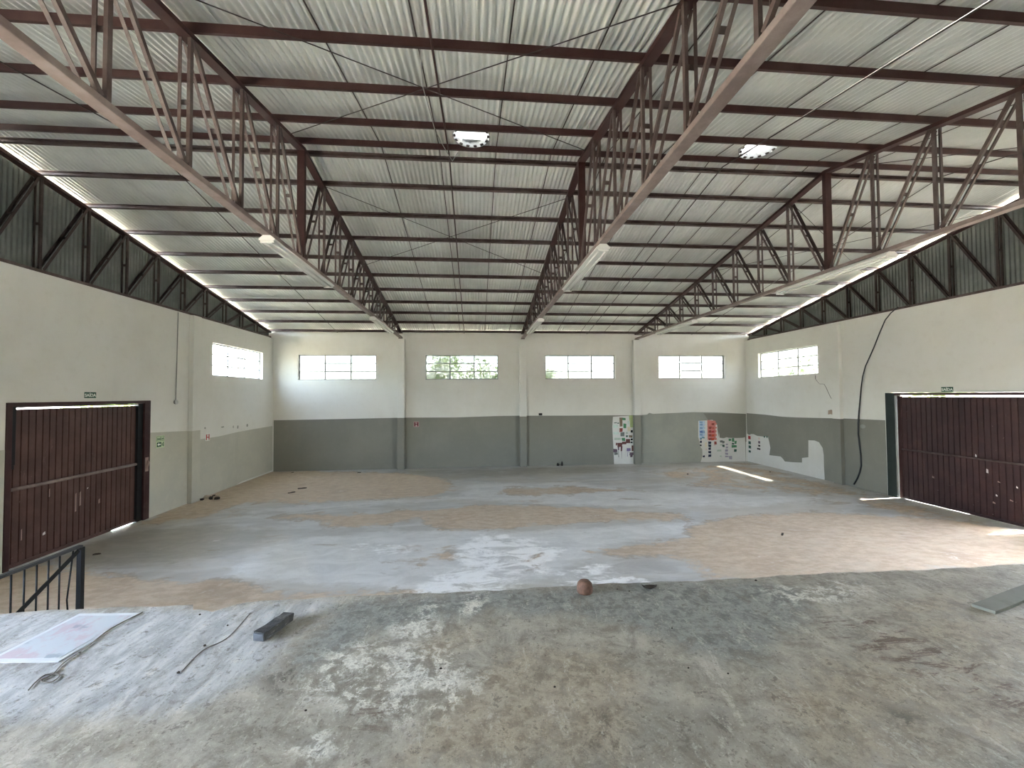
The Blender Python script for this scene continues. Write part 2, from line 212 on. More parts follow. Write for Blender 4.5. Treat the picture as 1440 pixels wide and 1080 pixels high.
M['tube'] = plain('unlit_tube_glass', (.72,.73,.70,1), .15, var=.02)
M['frame_white'] = plain('white_window_iron', (.30,.30,.29,1), .6)
t = NT('galvanised_sheet'); n = t.noise(1.6, 5, .6); n2 = t.noise(.5, 4, .6, t.mapping((1, .25, 1)))
c = t.mix(t.ss(n, .35, .7), (.78,.80,.765,1), (.88,.895,.86,1)); c = t.mix(t.math('MULTIPLY', t.ss(n2, .5, .75), .35), c, (.40,.39,.35,1))
t.base(c, .36, .42, .5); M['zinc'] = t.m
t = NT('shaded_galvanised_cladding'); n = t.noise(1.8, 5, .6)  # same zinc as the roof, darkened for the shade in the gables
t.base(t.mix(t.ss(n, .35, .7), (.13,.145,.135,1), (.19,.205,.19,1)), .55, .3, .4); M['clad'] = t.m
t = NT('brown_gate_sheet'); n = t.noise(2.2, 6, .65); n2 = t.noise(9, 5, .7, t.mapping((1,1,.25))); n3 = t.noise(30, 3)
c = t.mix(t.ss(n, .35, .75), (.066,.031,.025,1), (.112,.056,.045,1)); c = t.mix(t.math('MULTIPLY', t.ss(n2, .62, .8), .5), c, (.26,.18,.15,1))
c = t.mix(t.math('MULTIPLY', t.ss(n3, .68, .74), .35), c, (.4,.33,.3,1)); t.base(c, .5, 0, .4); M['gate'] = t.m
t = NT('dark_gate_sheet'); n = t.noise(2.2, 6, .65); n3 = t.noise(22, 3)
c = t.mix(t.ss(n, .35, .75), (.038,.018,.018,1), (.064,.029,.027,1)); c = t.mix(t.math('MULTIPLY', t.ss(n3, .70, .75), .4), c, (.4,.33,.3,1))
t.base(c, .5, 0, .4); M['gate_dark'] = t.m
M['gate_post'] = plain('dark_green_post', (.022,.03,.027,1), .5)
M['scuff'] = plain('pale_scuff', (.33,.24,.21,1), .7)
M['sticker'] = plain('white_sticker', (.75,.72,.68,1), .6)
M['sign_green'] = plain('sign_green', (.025,.085,.055,1), .5, var=.03)
M['sign_glow'] = plain('sign_pale_green', (.55,.66,.42,1), .5, var=.03)
M['sign_white'] = plain('sign_white', (.78,.82,.76,1), .5, var=.03)
M['sign_red'] = plain('sign_red', (.42,.03,.03,1), .5, var=.03)
M['brick'] = plain('exposed_brick', (.36,.27,.2,1), .9)
M['crack'] = plain('crack_dark', (.06,.055,.05,1), .9)
def glass(name, tint, dirt):
    t = NT(name); n = t.noise(3, 4)
    tr = t.n.new('ShaderNodeBsdfTransparent'); tr.inputs[0].default_value = (tint*.98, tint, tint*.98, 1)
    gl = t.n.new('ShaderNodeBsdfGlossy'); gl.inputs['Roughness'].default_value = .05
    df = t.n.new('ShaderNodeBsdfTranslucent'); df.inputs[0].default_value = (dirt*1.02, dirt*1.02, dirt, 1)
    m1 = t.n.new('ShaderNodeMixShader'); m1.inputs[0].default_value = .05; t.L(tr.outputs[0], m1.inputs[1]); t.L(gl.outputs[0], m1.inputs[2])
    m2 = t.n.new('ShaderNodeMixShader'); t.L(t.math('MULTIPLY', t.ss(n, .3, .7), .08), m2.inputs[0]); t.L(m1.outputs[0], m2.inputs[1]); t.L(df.outputs[0], m2.inputs[2])
    t.L(m2.outputs[0], t.out.inputs['Surface']); return t.m
M['glass'] = glass('grimy_dimmed_window_glass', .21, .3)  # tint also holds down the sky glare behind the panes, beyond any grime
M['glass_clear'] = glass('clear_window_glass', .62, .5)
M['glass_fair'] = glass('slightly_dimmed_window_glass', .32, .35)
t = NT('translucent_vent_plastic'); df = t.n.new('ShaderNodeBsdfTranslucent'); df.inputs[0].default_value = (.06,.06,.058,1)
d2 = t.n.new('ShaderNodeBsdfDiffuse'); d2.inputs[0].default_value = (.8,.8,.78,1)
m1 = t.n.new('ShaderNodeMixShader'); m1.inputs[0].default_value = .5; t.L(df.outputs[0], m1.inputs[1]); t.L(d2.outputs[0], m1.inputs[2]); t.L(m1.outputs[0], t.out.inputs['Surface']); M['vent'] = t.m
SW = dict(light_blue=(.45,.56,.70), mid_blue=(.24,.36,.54), blue=(.12,.19,.42), teal=(.12,.25,.33), navy=(.02,.03,.06), black=(.02,.02,.02),
  pale_red=(.62,.22,.19), red=(.50,.12,.09), crimson=(.45,.05,.06), orange_red=(.55,.09,.04), brick_red=(.28,.07,.055), blush=(.68,.55,.5), cream=(.68,.6,.45),
  slate=(.17,.18,.17), pine=(.05,.11,.085), sage=(.45,.52,.44), lilac=(.36,.33,.40), green=(.08,.24,.12), lime=(.42,.5,.24), olive_brown=(.2,.15,.1),
  maroon=(.14,.055,.05), plum=(.13,.09,.12), violet=(.2,.15,.3), mint=(.58,.68,.62))
SWI = {k: i for i, k in enumerate(SW)}
SWM = [plain('paint_trial_' + k, v + (1,), .7, var=.1, sc=14) for k, v in SW.items()]

# floor : polished cement with tan bare earthy patches
t = NT('worn_cement_floor')
wob = t.noise(1.1, 7, .62, dist=.4); fine = t.noise(7, 7, .68, t.mapping((.6, 1, 1))); finer = t.noise(34, 4, .7)
big = t.noise(.35, 4, .5); streak = t.noise(2.2, 6, .62, t.mapping((.45, 1.3, 1), (0,0,.15)), .6)
w = t.math('MULTIPLY', t.math('SUBTRACT', wob, .5), 1.3); w2 = t.math('MULTIPLY', t.math('SUBTRACT', fine, .5), .8)
ww = t.math('ADD', w, w2)
def mask(nm, a, b, k=1.0): return t.ss(t.math('ADD', t.attr(nm), t.math('MULTIPLY', ww, k)), a, b)
n5 = t.noise(3.0, 8, .72, t.mapping((.55, 1, 1), (0,0,.1)), .8); bei = t.noise(.55, 6, .6, t.mapping((.5, 1, 1)), .4)
grey = t.mix(t.ss(streak, .36, .66), (.40,.39,.37,1), (.56,.555,.535,1))
grey = t.mix(t.math('MULTIPLY', t.ss(bei, .45, .62), .6), grey, (.50,.455,.385,1))
col = t.mix(t.math('MULTIPLY', mask('light', .3, .8), .75), grey, t.mix(t.ss(n5, .35, .65), (.58,.575,.56,1), (.78,.775,.76,1)))
col = t.mix(t.math('MULTIPLY', mask('olive', .3, .9), .75), col, t.mix(t.ss(n5, .4, .65), (.27,.245,.19,1), (.38,.35,.29,1)))
tanc = t.mix(t.ss(fine, .35, .68), (.48,.375,.27,1), (.62,.505,.385,1)); tanc = t.mix(t.math('MULTIPLY', t.ss(n5, .46, .66), .6), tanc, (.60,.52,.41,1))
tanc = t.mix(t.math('MULTIPLY', t.ss(wob, .54, .66), .5), tanc, (.42,.32,.23,1))
tm = t.math('MULTIPLY', mask('tan', .32, .66, 1.45), t.math('SUBTRACT', 1.0, t.math('MULTIPLY', t.ss(n5, .60, .50), .0)))
tm = t.math('MAXIMUM', tm, t.math('MULTIPLY', t.ss(t.noise(.9, 8, .7, t.mapping((.45, 1.2, 1), (0,0,.05), (5,2,0)), .5), .60, .68), .55))
edge = t.math('MULTIPLY', t.math('MULTIPLY', tm, t.math('SUBTRACT', 1.0, tm)), 2.0)
col = t.mix(tm, col, tanc)
col = t.mix(t.math('MULTIPLY', edge, t.ss(wob, .4, .6)), col, (.24,.21,.17,1))
whm = t.math('MULTIPLY', t.ss(t.math('ADD', t.attr('white'), t.math('MULTIPLY', ww, 1.3)), .25, .6), t.ss(n5, .40, .54))
col = t.mix(t.math('MULTIPLY', whm, .95), col, (.95,.945,.93,1))
col = t.mix(t.math('MULTIPLY', t.ss(finer, .58, .72), .4), col, (.20,.175,.14,1))
col = t.mix(t.math('MULTIPLY', t.ss(t.noise(3.3, 9, .8), .57, .68), .45), col, (.25,.215,.17,1))
col = t.mix(t.math('MULTIPLY', t.ss(t.noise(13, 6, .75), .40, .30), .35), col, (.62,.60,.56,1))
t.base(col, t.math('ADD', t.math('ADD', .26, t.math('MULTIPLY', n5, .22)), t.math('MULTIPLY', tm, .38)), 0, .5); t.bump(fine, .10, .01); M['floor'] = t.m

# stage : paint-stained cement
t = NT('paint_stained_stage')
wob = t.noise(1.8, 8, .68, dist=.5); fine = t.noise(11, 9, .76, dist=.3); finer = t.noise(38, 6, .76); sp = t.noise(110, 4, .65)
streak = t.noise(5, 8, .72, t.mapping((1.8, .55, 1), (0,0,-.55)), .6); med = t.noise(4.2, 9, .76, dist=.5); vor = t.voro(21, t.mapping((1,1,1)))
strk2 = t.noise(9, 8, .74, t.mapping((.5, 1.6, 1), (0,0,-.5)), .5)
ww = t.math('ADD', t.math('MULTIPLY', t.math('SUBTRACT', wob, .5), 1.6), t.math('MULTIPLY', t.math('SUBTRACT', fine, .5), 2.0))
base = t.mix(t.ss(med, .36, .64), (.165,.152,.13,1), (.345,.328,.295,1))
base = t.mix(t.math('MULTIPLY', t.ss(fine, .45, .62), .6), base, (.31,.295,.265,1))
col = t.mix(t.math('MULTIPLY', mask('pale', .2, .85, .6), .85), base, t.mix(t.ss(streak, .36, .66), (.235,.245,.262,1), (.44,.46,.49,1)))  # bluish pale zone: skylight from the left painted into the cement
col = t.mix(t.math('MULTIPLY', mask('tan', .25, .9, .8), .7), col, t.mix(t.ss(fine, .40, .60), (.175,.142,.105,1), (.36,.315,.25,1)))
col = t.mix(t.math('MULTIPLY', mask('blue', .2, .9, .8), .85), col, t.mix(t.ss(fine, .38, .62), (.095,.104,.108,1), (.255,.268,.262,1)))
col = t.mix(t.math('MULTIPLY', t.math('MULTIPLY', t.ss(t.attr('red'), .1, .7), t.ss(strk2, .49, .60)), .85), col, (.085,.05,.042,1))
col = t.mix(t.math('MULTIPLY', t.math('MULTIPLY', t.ss(t.attr('dark'), .1, .7), t.ss(med, .46, .58)), .85), col, (.05,.042,.036,1))
wh = t.math('MULTIPLY', t.ss(t.math('ADD', t.attr('white'), t.math('MULTIPLY', ww, .9)), .35, .8), t.ss(t.math('ADD', fine, t.math('MULTIPLY', t.math('SUBTRACT', med, .5), .8)), .46, .54))
col = t.mix(t.math('MULTIPLY', wh, .9), col, t.mix(t.ss(finer, .4, .6), (.40,.40,.38,1), (.66,.66,.64,1)))
col = t.mix(t.math('MULTIPLY', t.ss(fine, .56, .64), .7), col, (.085,.075,.062,1))
col = t.mix(t.math('MULTIPLY', t.ss(t.noise(2.6, 9, .78, t.mapping((1.3,.8,1),(0,0,-.5),(4,1,0)), .6), .53, .64), .5), col, (.12,.104,.085,1))
col = t.mix(t.math('MULTIPLY', t.ss(finer, .575, .64), .6), col, (.09,.078,.064,1))
col = t.mix(t.math('MULTIPLY', t.ss(finer, .41, .34), .55), col, (.47,.45,.41,1))
col = t.mix(t.math('MULTIPLY', t.math('MULTIPLY', t.ss(streak, .56, .62), t.ss(finer, .45, .55)), .55), col, (.45,.435,.40,1))
col = t.mix(t.math('MULTIPLY', t.ss(sp, .63, .70), .6), col, (.56,.55,.5,1))
col = t.mix(t.math('MULTIPLY', t.ss(sp, .37, .31), .5), col, (.07,.06,.05,1))
col = t.mix(1.0, col, (1.34,1.28,1.19,1), 'MULTIPLY')
t.base(col, t.math('ADD', .40, t.math('MULTIPLY', med, .45)), 0, .4)
t.bump(t.math('ADD', fine, t.math('MULTIPLY', finer, .6)), .35, .012); M['stage'] = t.m
M['cement'] = wall_mat('raw_cement', (.36,.35,.33,1), (.25,.235,.21,1), .6)

# ------------------------------------------------------------------ dimensions
W = 18.78; TX = [4.745, 9.436, 14.04]; NODE = .9115; RY = -9.115; YF = -18.23; HB = 5.0
YB = .2
def zt(y): return 5.25 + .1807 * (9.115 - abs(y - RY))     # top of the top chords
def zs(y): return zt(y) + .119                               # middle of the roof sheet
WINZ = (3.42, 4.38)
WIN_B = [(.89, 3.78), (5.64, 8.48), (10.35, 13.21), (15.03, 17.88)]

# ------------------------------------------------------------------ floor + stage
def grid_masks(bm, masks, soft):
    co = np.array([v.co[:2] for v in bm.verts]); res = {}
    for nm, lst in masks.items():
        tot = np.zeros(len(co))
        for wgt, pts in lst:
            p = np.array(pts); q = np.roll(p, -1, 0); dmin = np.full(len(co), 1e9); ins = np.zeros(len(co), bool)
            for a, b in zip(p, q):
                ab = b - a; tt = np.clip(((co - a) @ ab) / max(1e-9, ab @ ab), 0, 1)
                dmin = np.minimum(dmin, np.linalg.norm(co - a - tt[:, None] * ab, axis=1))
                c1 = (a[1] > co[:, 1]) != (b[1] > co[:, 1])
                xx = (b[0]-a[0]) * (co[:, 1]-a[1]) / (b[1]-a[1] if abs(b[1]-a[1]) > 1e-9 else 1e-9) + a[0]
                ins ^= c1 & (co[:, 0] < xx)
            sd = np.where(ins, dmin, -dmin)
            tot = np.maximum(tot, wgt * np.clip(.5 + sd / (2*soft), 0, 1))
        res[nm] = tot
    return res
def grid(x0, x1, y0, y1, z, step, edge=None):
    bm = bm_new(); nx = int((x1-x0)/step); ny = int((y1-y0)/step)
    vs = [[bm.verts.new((x0 + (x1-x0)*i/nx, y0 + ((edge(x0 + (x1-x0)*i/nx) if edge else y1) - y0)*j/ny, z)) for i in range(nx+1)] for j in range(ny+1)]
    for j in range(ny):
        for i in range(nx):
            bm.faces.new((vs[j][i], vs[j][i+1], vs[j+1][i+1], vs[j+1][i]))
    return bm, vs
def masked_obj(name, bm, mats, masks, soft, label, cat):
    bm.verts.ensure_lookup_table(); mk = grid_masks(bm, masks, soft)
    o = struct(name, bm, mats, label, cat, fix=False)
    for nm, arr in mk.items():
        a = o.data.attributes.new(nm, 'FLOAT', 'POINT'); a.data.foreach_set('value', arr.astype(np.float32))
    return o
bm, vs = grid(-.2, W + .2, YF - .4, .4, 0, .11)
masked_obj('floor', bm, M['floor'], FLOOR_MASKS, .35, 'worn grey cement hall floor with tan earthy patches', 'floor')
# stage with a chipped nosing
ne = [(x, y) for x, y in STAGE_NOTCH]
def sedge(x):
    y = -12.665 + .012*math.sin(x*3.1) + .008*math.sin(x*11.7+1) + .005*math.sin(x*29)
    for (xa, ya), (xb, yb) in zip(ne, ne[1:]):
        if xa <= x <= xb: y = min(y, ya + (yb-ya)*(x-xa)/(xb-xa))
    return y
bm, vs = grid(0, W, YF - .2, -12.65, 1.2, .055, sedge)
top = vs[-1]
low = [bm.verts.new((v.co.x, v.co.y, 1.2 - (.03 if False else 0) - 1.2)) for v in top]
for i in range(len(top)-1):
    f = bm.faces.new((top[i], top[i+1], low[i+1], low[i])); f.material_index = 1
o = masked_obj('stage', bm, [M['stage'], M['cement'], M['crack']], STAGE_MASKS, .16, 'raised cement stage in the foreground covered in old paint stains', 'stage')

# ------------------------------------------------------------------ walls
def wall_cells(bm, us, zs_, holes, mk):
    for a, b in zip(us, us[1:]):
        for c, d in zip(zs_, zs_[1:]):
            if any(h[0] - 1e-6 <= a and b <= h[1] + 1e-6 and h[2] - 1e-6 <= c and d <= h[3] + 1e-6 for h in holes): continue
            mk(a, b, c, d)
def build_wall(name, lo, hi, ztop, holes, axis, p0, p1, extra, mats, label):
    bm = bm_new(); us = sorted({lo, hi} | {h[0] for h in holes} | {h[1] for h in holes}); zz = sorted({-.1, ztop} | {h[2] for h in holes if h[2] > -.1} | {h[3] for h in holes})
    if axis == 'x': mk = lambda a, b, c, d: box(bm, p0, a, c, p1, b, d)
    else: mk = lambda a, b, c, d: box(bm, a, p0, c, b, p1, d)
    wall_cells(bm, us, zz, holes, mk); bmesh.ops.recalc_face_normals(bm, faces=bm.faces)
    extra(bm); return struct(name, bm, mats, label, 'wall', fix=False)
GL = (-8.70, -5.71, -.1, 2.73); GR = (-8.80, -5.68, -.1, 2.79)
WL = (-3.41, -.57) + WINZ; WR = (-3.45, -.57) + WINZ
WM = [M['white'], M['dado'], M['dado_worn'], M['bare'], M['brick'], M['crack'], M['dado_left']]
NB = len(WM)
def up(pts, f): return [f(a, b) for a, b in pts]
def ex_left(bm):
    e = .003; f = lambda y, z: (e, y, z)
    p = [q for q in DADO_L]
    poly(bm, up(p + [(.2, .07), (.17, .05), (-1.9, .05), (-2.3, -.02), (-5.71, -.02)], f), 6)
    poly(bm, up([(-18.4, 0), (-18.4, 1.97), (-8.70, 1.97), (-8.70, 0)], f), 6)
    for y, z, w, h in ((-3.72,1.93,.05,.06),(-2.35,1.86,.03,.09),(-2.1,1.84,.05,.12),(-1.55,1.85,.06,.1),(-2.9,1.9,.1,.04)):
        g = .0045; n = 7
        poly(bm, [(g, y + w*(.7+.3*rnd.random())*math.cos(2*math.pi*k/n), z + h*(.7+.3*rnd.random())*math.sin(2*math.pi*k/n)*.6) for k in range(n)], 2)
build_wall('wall_left', YF - .4, YB + .2, HB, [GL, WL, (-16.6, -13.3, 1.2, 3.9)], 'x', -.2, 0, ex_left, WM, 'white left wall with dusty grey dado and brown gate')  # stage-side opening is unseen, added and sized to let skylight in
def ex_right(bm):
    e = W - .003; f = lambda y, z: (e, y, z)
    poly(bm, up(list(DADO_R) + [(-5.66, -.02), (.2, -.02)], f), 1)
    poly(bm, up([(-18.4, 0), (-18.4, 2.0), (-8.80, 2.0), (-8.80, 0)], f), 1)
    f2 = lambda y, z: (W - .005, y, z)
    poly(bm, up(list(BARE_R) + [(-3.55, -.02), (.2, -.02)], f2), 3)
    g = W - .006
    for y0, z0, y1, z1, c in SWATCH_R:
        poly(bm, [(g, y0, z0), (g, y1, z0), (g, y1, z1), (g, y0, z1)], NB + SWI[c])
    poly(bm, [(g, -3.80, 2.11), (g, -3.9, 2.13), (g, -4.04, 2.10), (g, -4.06, 2.24), (g, -3.92, 2.27), (g, -3.81, 2.24)], 4)
    for a, b in zip(CRACK_R, CRACK_R[1:]):
        w = .012; poly(bm, [(g, a[0]-w, a[1]-w*.4), (g, b[0]-w, b[1]-w*.4), (g, b[0]+w, b[1]+w*.4), (g, a[0]+w, a[1]+w*.4)], 5)
    n = 10; poly(bm, [(W-.0045, -4.98 + .09*math.cos(2*math.pi*k/n), 1.82 + .06*math.sin(2*math.pi*k/n)) for k in range(n)], 2)
build_wall('wall_right', YF - .4, YB + .2, HB, [GR, WR, (-13.0, -10.5, -.1, 3.1)], 'x', W, W + .2, ex_right, WM + SWM, 'white right wall with half painted grey dado')  # doorway near the stage is unseen, added for sun and its warm bounce
def ex_back(bm):
    e = YB - .003; f = lambda x, z: (x, e, z)
    d = list(DADO_B); i1 = [i for i, q in enumerate(d) if q[0] < 14.1][-1] + 1
    poly(bm, up(d[:i1] + [(14.08, -.02), (.04, -.02)], f), 1)
    poly(bm, up([(14.08, 1.945)] + d[i1:] + [(18.70, -.02), (14.08, -.02)], f), 2)
    poly(bm, up([(16.9, 2.0), (18.74, 1.955), (18.74, .8), (17.55, .8), (17.4, 1.3)], lambda x, z: (x, YB-.004, z)), 1)
    f2 = lambda x, z: (x, YB - .005, z)
    poly(bm, up(BARE_B1, f2), 3); poly(bm, up(BARE_B2, f2), 3)
    for x0, z0, x1, z1, c in ((16.70, .98, 16.91, 1.70, 'light_blue'), (17.06, .90, 17.41, 1.72, 'pale_red')):
        poly(bm, [(x0, YB-.0055, z0), (x1, YB-.0055, z0+.05), (x1+.01, YB-.0055, z1-.04), (x0, YB-.0055, z1)], NB + SWI[c])
    g = YB - .006
    for x0, z0, x1, z1, c in SWATCH_B:
        j = lambda: rnd.uniform(-.012, .012)
        poly(bm, [(x0+j(), g, z0+j()), (x1+j(), g, z0+j()), (x1+j(), g, z1+j()), (x0+j(), g, z1+j())], NB + SWI[c])
build_wall('wall_back', -.2, W + .2, 5.26, [h + WINZ for h in WIN_B], 'y', YB, YB + .2, ex_back, WM + SWM, 'white back wall with grey dado and paint trials')
build_wall('wall_front', -.2, W + .2, 5.26, [], 'y', YF - .4, YF - .2, lambda bm: None, WM, 'front wall behind the stage')

# pilasters : paint split at dado height
def pilaster(name, x0, y0, x1, y1, zsplit, ztop, dm, label):
    bm = bm_new(); box(bm, x0, y0, -.02, x1, y1, zsplit, 1); box(bm, x0, y0, zsplit, x1, y1, ztop, 0)
    return struct(name, bm, [M['white'], dm], label, 'pilaster', bevel=.006)
for i, x in enumerate(TX):
    pilaster('trim_%d' % (i+1), x - .13, 0.0, x + .13, YB - .0062, 1.96, 4.985, M['dado'], 'back wall pilaster under the %s truss end' % ('left', 'middle', 'right')[i])
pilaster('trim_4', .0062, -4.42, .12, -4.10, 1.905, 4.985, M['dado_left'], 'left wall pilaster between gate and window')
pilaster('trim_5', W - .12, -4.36, W - .0065, -4.08, 2.0, 4.92, M['dado'], 'right wall pilaster between window and hanging cable')
# ------------------------------------------------------------------ roof sheets
def corr_sheet(name, y0, y1, label, holes=(), pitch=.08, amp=.017):
    bm = bm_new(); x0, x1 = -.45, W + .45; per = 8; n = int((x1-x0)/pitch*per)
    ys = {y0, y1}
    for cx, cy, r in holes:
        ys |= {cy + r*1.15*(k/10) for k in range(-10, 11)}
    yl = sorted(ys) if y0 < y1 else sorted(ys, reverse=True); rows = []
    for y in yl:
        rows.append([bm.verts.new((x0 + (x1-x0)*i/n, y, zs(y) + amp*math.cos(2*math.pi*i/per))) for i in range(n+1)])
    for a, b in zip(rows, rows[1:]):
        ym = (a[0].co.y + b[0].co.y)/2
        for i in range(n):
            xm = (a[i].co.x + a[i+1].co.x)/2
            if any((xm-cx)**2 + (ym-cy)**2 < r*r for cx, cy, r in holes): continue
            f = bm.faces.new((a[i], a[i+1], b[i+1], b[i])); f.smooth = True
    # side laps: the free edge of each sheet hangs a little under its neighbour
    k = 0; x = 6.985 - .9625*8
    while x < x1:
        if x > x0 + .1:
            for dx, dz in ((0, -.0195),):
                extr(bm, [(-.007,-.003),(.007,-.003),(.007,.003),(-.007,.003)], (x, y0, zs(y0)+dz), (x, y1, zs(y1)+dz), mi=1 if 6 < x < 15 else 0)
        x += .9625
    return struct(name, bm, [M['zinc'], M['steel_dark']], label, 'roof', fix=False)
VENTS = [(7.53, -9.63, .28), (12.31, -9.68, .28)]
corr_sheet('ceiling', .75, RY, 'far slope of the corrugated metal roof')
corr_sheet('ceiling', YF - .95, RY, 'near slope of the corrugated metal roof above the camera', VENTS)
bm = bm_new()
prof = [(-.28, -.0500), (-.02, .003), (.02, .003), (.28, -.0500), (.28, -.0470), (.02, .008), (-.02, .008), (-.28, -.0470)]
extr(bm, prof, (-.45, RY, zs(RY) + .03), (W + .45, RY, zs(RY) + .03))
struct('trim_6', bm, M['zinc'], 'metal ridge capping over the roof peak', 'ridge cap')

# ------------------------------------------------------------------ purlins (one thing each)
def purlin(y, face, label):
    bm = bm_new(); s = face   # +1: web on the +y side
    h, fl, t_ = .086, .042, .004
    pr = [(0,0),(fl,0),(fl,.014),(fl-t_,.014),(fl-t_,t_),(t_,t_),(t_,h-t_),(fl-t_,h-t_),(fl-t_,h-.014),(fl,h-.014),(fl,h),(0,h)]
    # the profile is written in (y, z); x runs along
    a = []; b = []
    y_, z0 = y, zt(y) + .001
    tilt = math.atan(.1807) * (-1 if y > RY else 1)
    for py, pz in pr:
        dy = (py - fl/2) * (-s); dz = pz
        q = (y_ + dy*math.cos(tilt) - dz*math.sin(tilt)*1, z0 + dz*math.cos(tilt) + dy*math.sin(tilt))
        a.append(bm.verts.new((-.22, q[0], q[1]))); b.append(bm.verts.new((W + .22, q[0], q[1])))
    n = len(pr)
    for i in range(n): bm.faces.new((a[i], a[(i+1) % n], b[(i+1) % n], b[i]))
    bm.faces.new(a[::-1]); bm.faces.new(b)
    return tag(obj('purlin', bm, M['steel'] if y < RY else M['steel_dusty_lit']), label, 'purlin', 'roof purlins')  # front light put into the colour: far purlins paler, near ones darker
ORD = ['first', 'second', 'third', 'fourth', 'fifth', 'sixth', 'seventh', 'eighth', 'ninth', 'tenth', 'eleventh']
purlin(RY + .17, 1, 'rust brown steel purlin just beyond the ridge on the far roof slope')
purlin(RY - .17, -1, 'dark red steel purlin just before the ridge on the near roof slope')
for k in range(1, 10):
    purlin(RY + NODE*k, 1, 'rust brown steel purlin on the far roof slope, %s down from the ridge pair' % ORD[k-1])
purlin(RY + NODE*10 + .06, 1, 'dark eaves purlin lying along the top of the back wall')
for k in range(1, 10):
    purlin(RY - NODE*k, -1, 'dark red steel purlin on the near roof slope, %s down from the ridge pair' % ORD[k-1])

# ------------------------------------------------------------------ trusses
def truss(x, label, mem, chord_m, zb=HB, w=.12, hw=.0):
    tr = thing('roof_truss', label, 'roof truss', (x, RY, zb), 'roof trusses')
    ends = (0.06, YF - .06)
    cz = .055
    # bottom chord : box of two channels
    bm = bm_new(); extr(bm, rect(w, .06), (x, ends[0], zb + .03), (x, ends[1], zb + .03)); 
    obj('bottom_chord', bm, chord_m, tr, bevel=.006)
    for a, b, nm in ((ends[0], RY, 'far'), (RY, ends[1], 'near')):
        bm = bm_new(); extr(bm, rect(w, .055), (x, a, zt(a) - .029), (x, b, zt(b) - .029)); obj('top_chord', bm, M['steel'], tr)
    zt0 = zb + .06
    bm = bm_new(); extr(bm, rect(w, .075), (x, RY, zt0 + .0005), (x, RY, zt(RY) - .06), up=(0,1,0)); obj('king_post', bm, M['steel'] if mem is M['steel_dusty_lit'] else mem, tr, bevel=.004)
    def pair(p0, p1, nm):
        bm = bm_new(); L = (V3(p1) - V3(p0)).length
        for s in (-1, 1):
            # angle iron, one leg along the truss, one leg inwards
            g = [(s*.058,-.022),(s*.058,.022),(s*.053,.022),(s*.053,-.017),(s*.026,-.017),(s*.026,-.022)]
            extr(bm, g if s > 0 else g[::-1], p0, p1, up=(0,1,0) if abs(p0[1]-p1[1]) < .01 else (0,0,1))
        if L > .7:
            m = (V3(p0) + V3(p1)) / 2; d = (V3(p1) - V3(p0)).normalized()*.025
            bb = bm_new(); extr(bb, rect(.104, .006), m - d, m + d, up=(0,1,0) if abs(p0[1]-p1[1]) < .01 else (0,0,1))
        mo = obj(nm, bm, mem, tr)
        if L > .7: obj('batten_plate', bb, mem, mo)
    for sgn in (1, -1):
        for k in range(1, 10):
            y = RY + sgn*NODE*(10-k); pair((x, y, zt0), (x, y, zt(y) - .06), 'vertical')
        for k in range(0, 10):
            ya = RY + sgn*(NODE*(10-k) - .05); yb = RY + sgn*(NODE*(9-k) + (.055 if k < 9 else .09))
            pair((x, ya, zt(ya) - .07), (x, yb, zt0 + .004), 'diagonal')
    # bearing plates
    for y in (-.02, YF + .02):
        bm = bm_new(); box(bm, x - .075, y - .09, zb - .012, x + .075, y + .09, zb - .0005); obj('bearing_plate', bm, mem, tr)
    return tr
truss(TX[0], 'red oxide roof truss nearest the left wall, of the three crossing the hall', M['steel_dusty_lit'], M['chord'])
truss(TX[1], 'red oxide roof truss in the middle of the hall', M['steel_dusty_lit'], M['chord'])
truss(TX[2], 'red oxide roof truss nearest the right wall, of the three crossing the hall', M['steel_dusty_lit'], M['chord'])
truss(-.07, 'dark gable truss standing on top of the left wall', M['steel_dark'], M['steel_dusty_lit'])  # gable members use a darker steel, their shading put into the colour
truss(W + .07, 'dark gable truss standing on top of the right wall', M['steel_dark'], M['steel_dusty_lit'])
# gable cladding
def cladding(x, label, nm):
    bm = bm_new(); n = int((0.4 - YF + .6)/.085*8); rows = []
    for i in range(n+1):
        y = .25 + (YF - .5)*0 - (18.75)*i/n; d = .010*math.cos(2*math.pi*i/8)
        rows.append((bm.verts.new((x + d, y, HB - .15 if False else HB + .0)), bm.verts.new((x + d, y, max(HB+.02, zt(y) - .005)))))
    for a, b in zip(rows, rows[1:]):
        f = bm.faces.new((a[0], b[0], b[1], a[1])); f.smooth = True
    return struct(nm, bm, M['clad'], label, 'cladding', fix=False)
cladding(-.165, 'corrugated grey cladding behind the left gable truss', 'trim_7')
cladding(W + .165, 'corrugated grey cladding behind the right gable truss', 'trim_8')

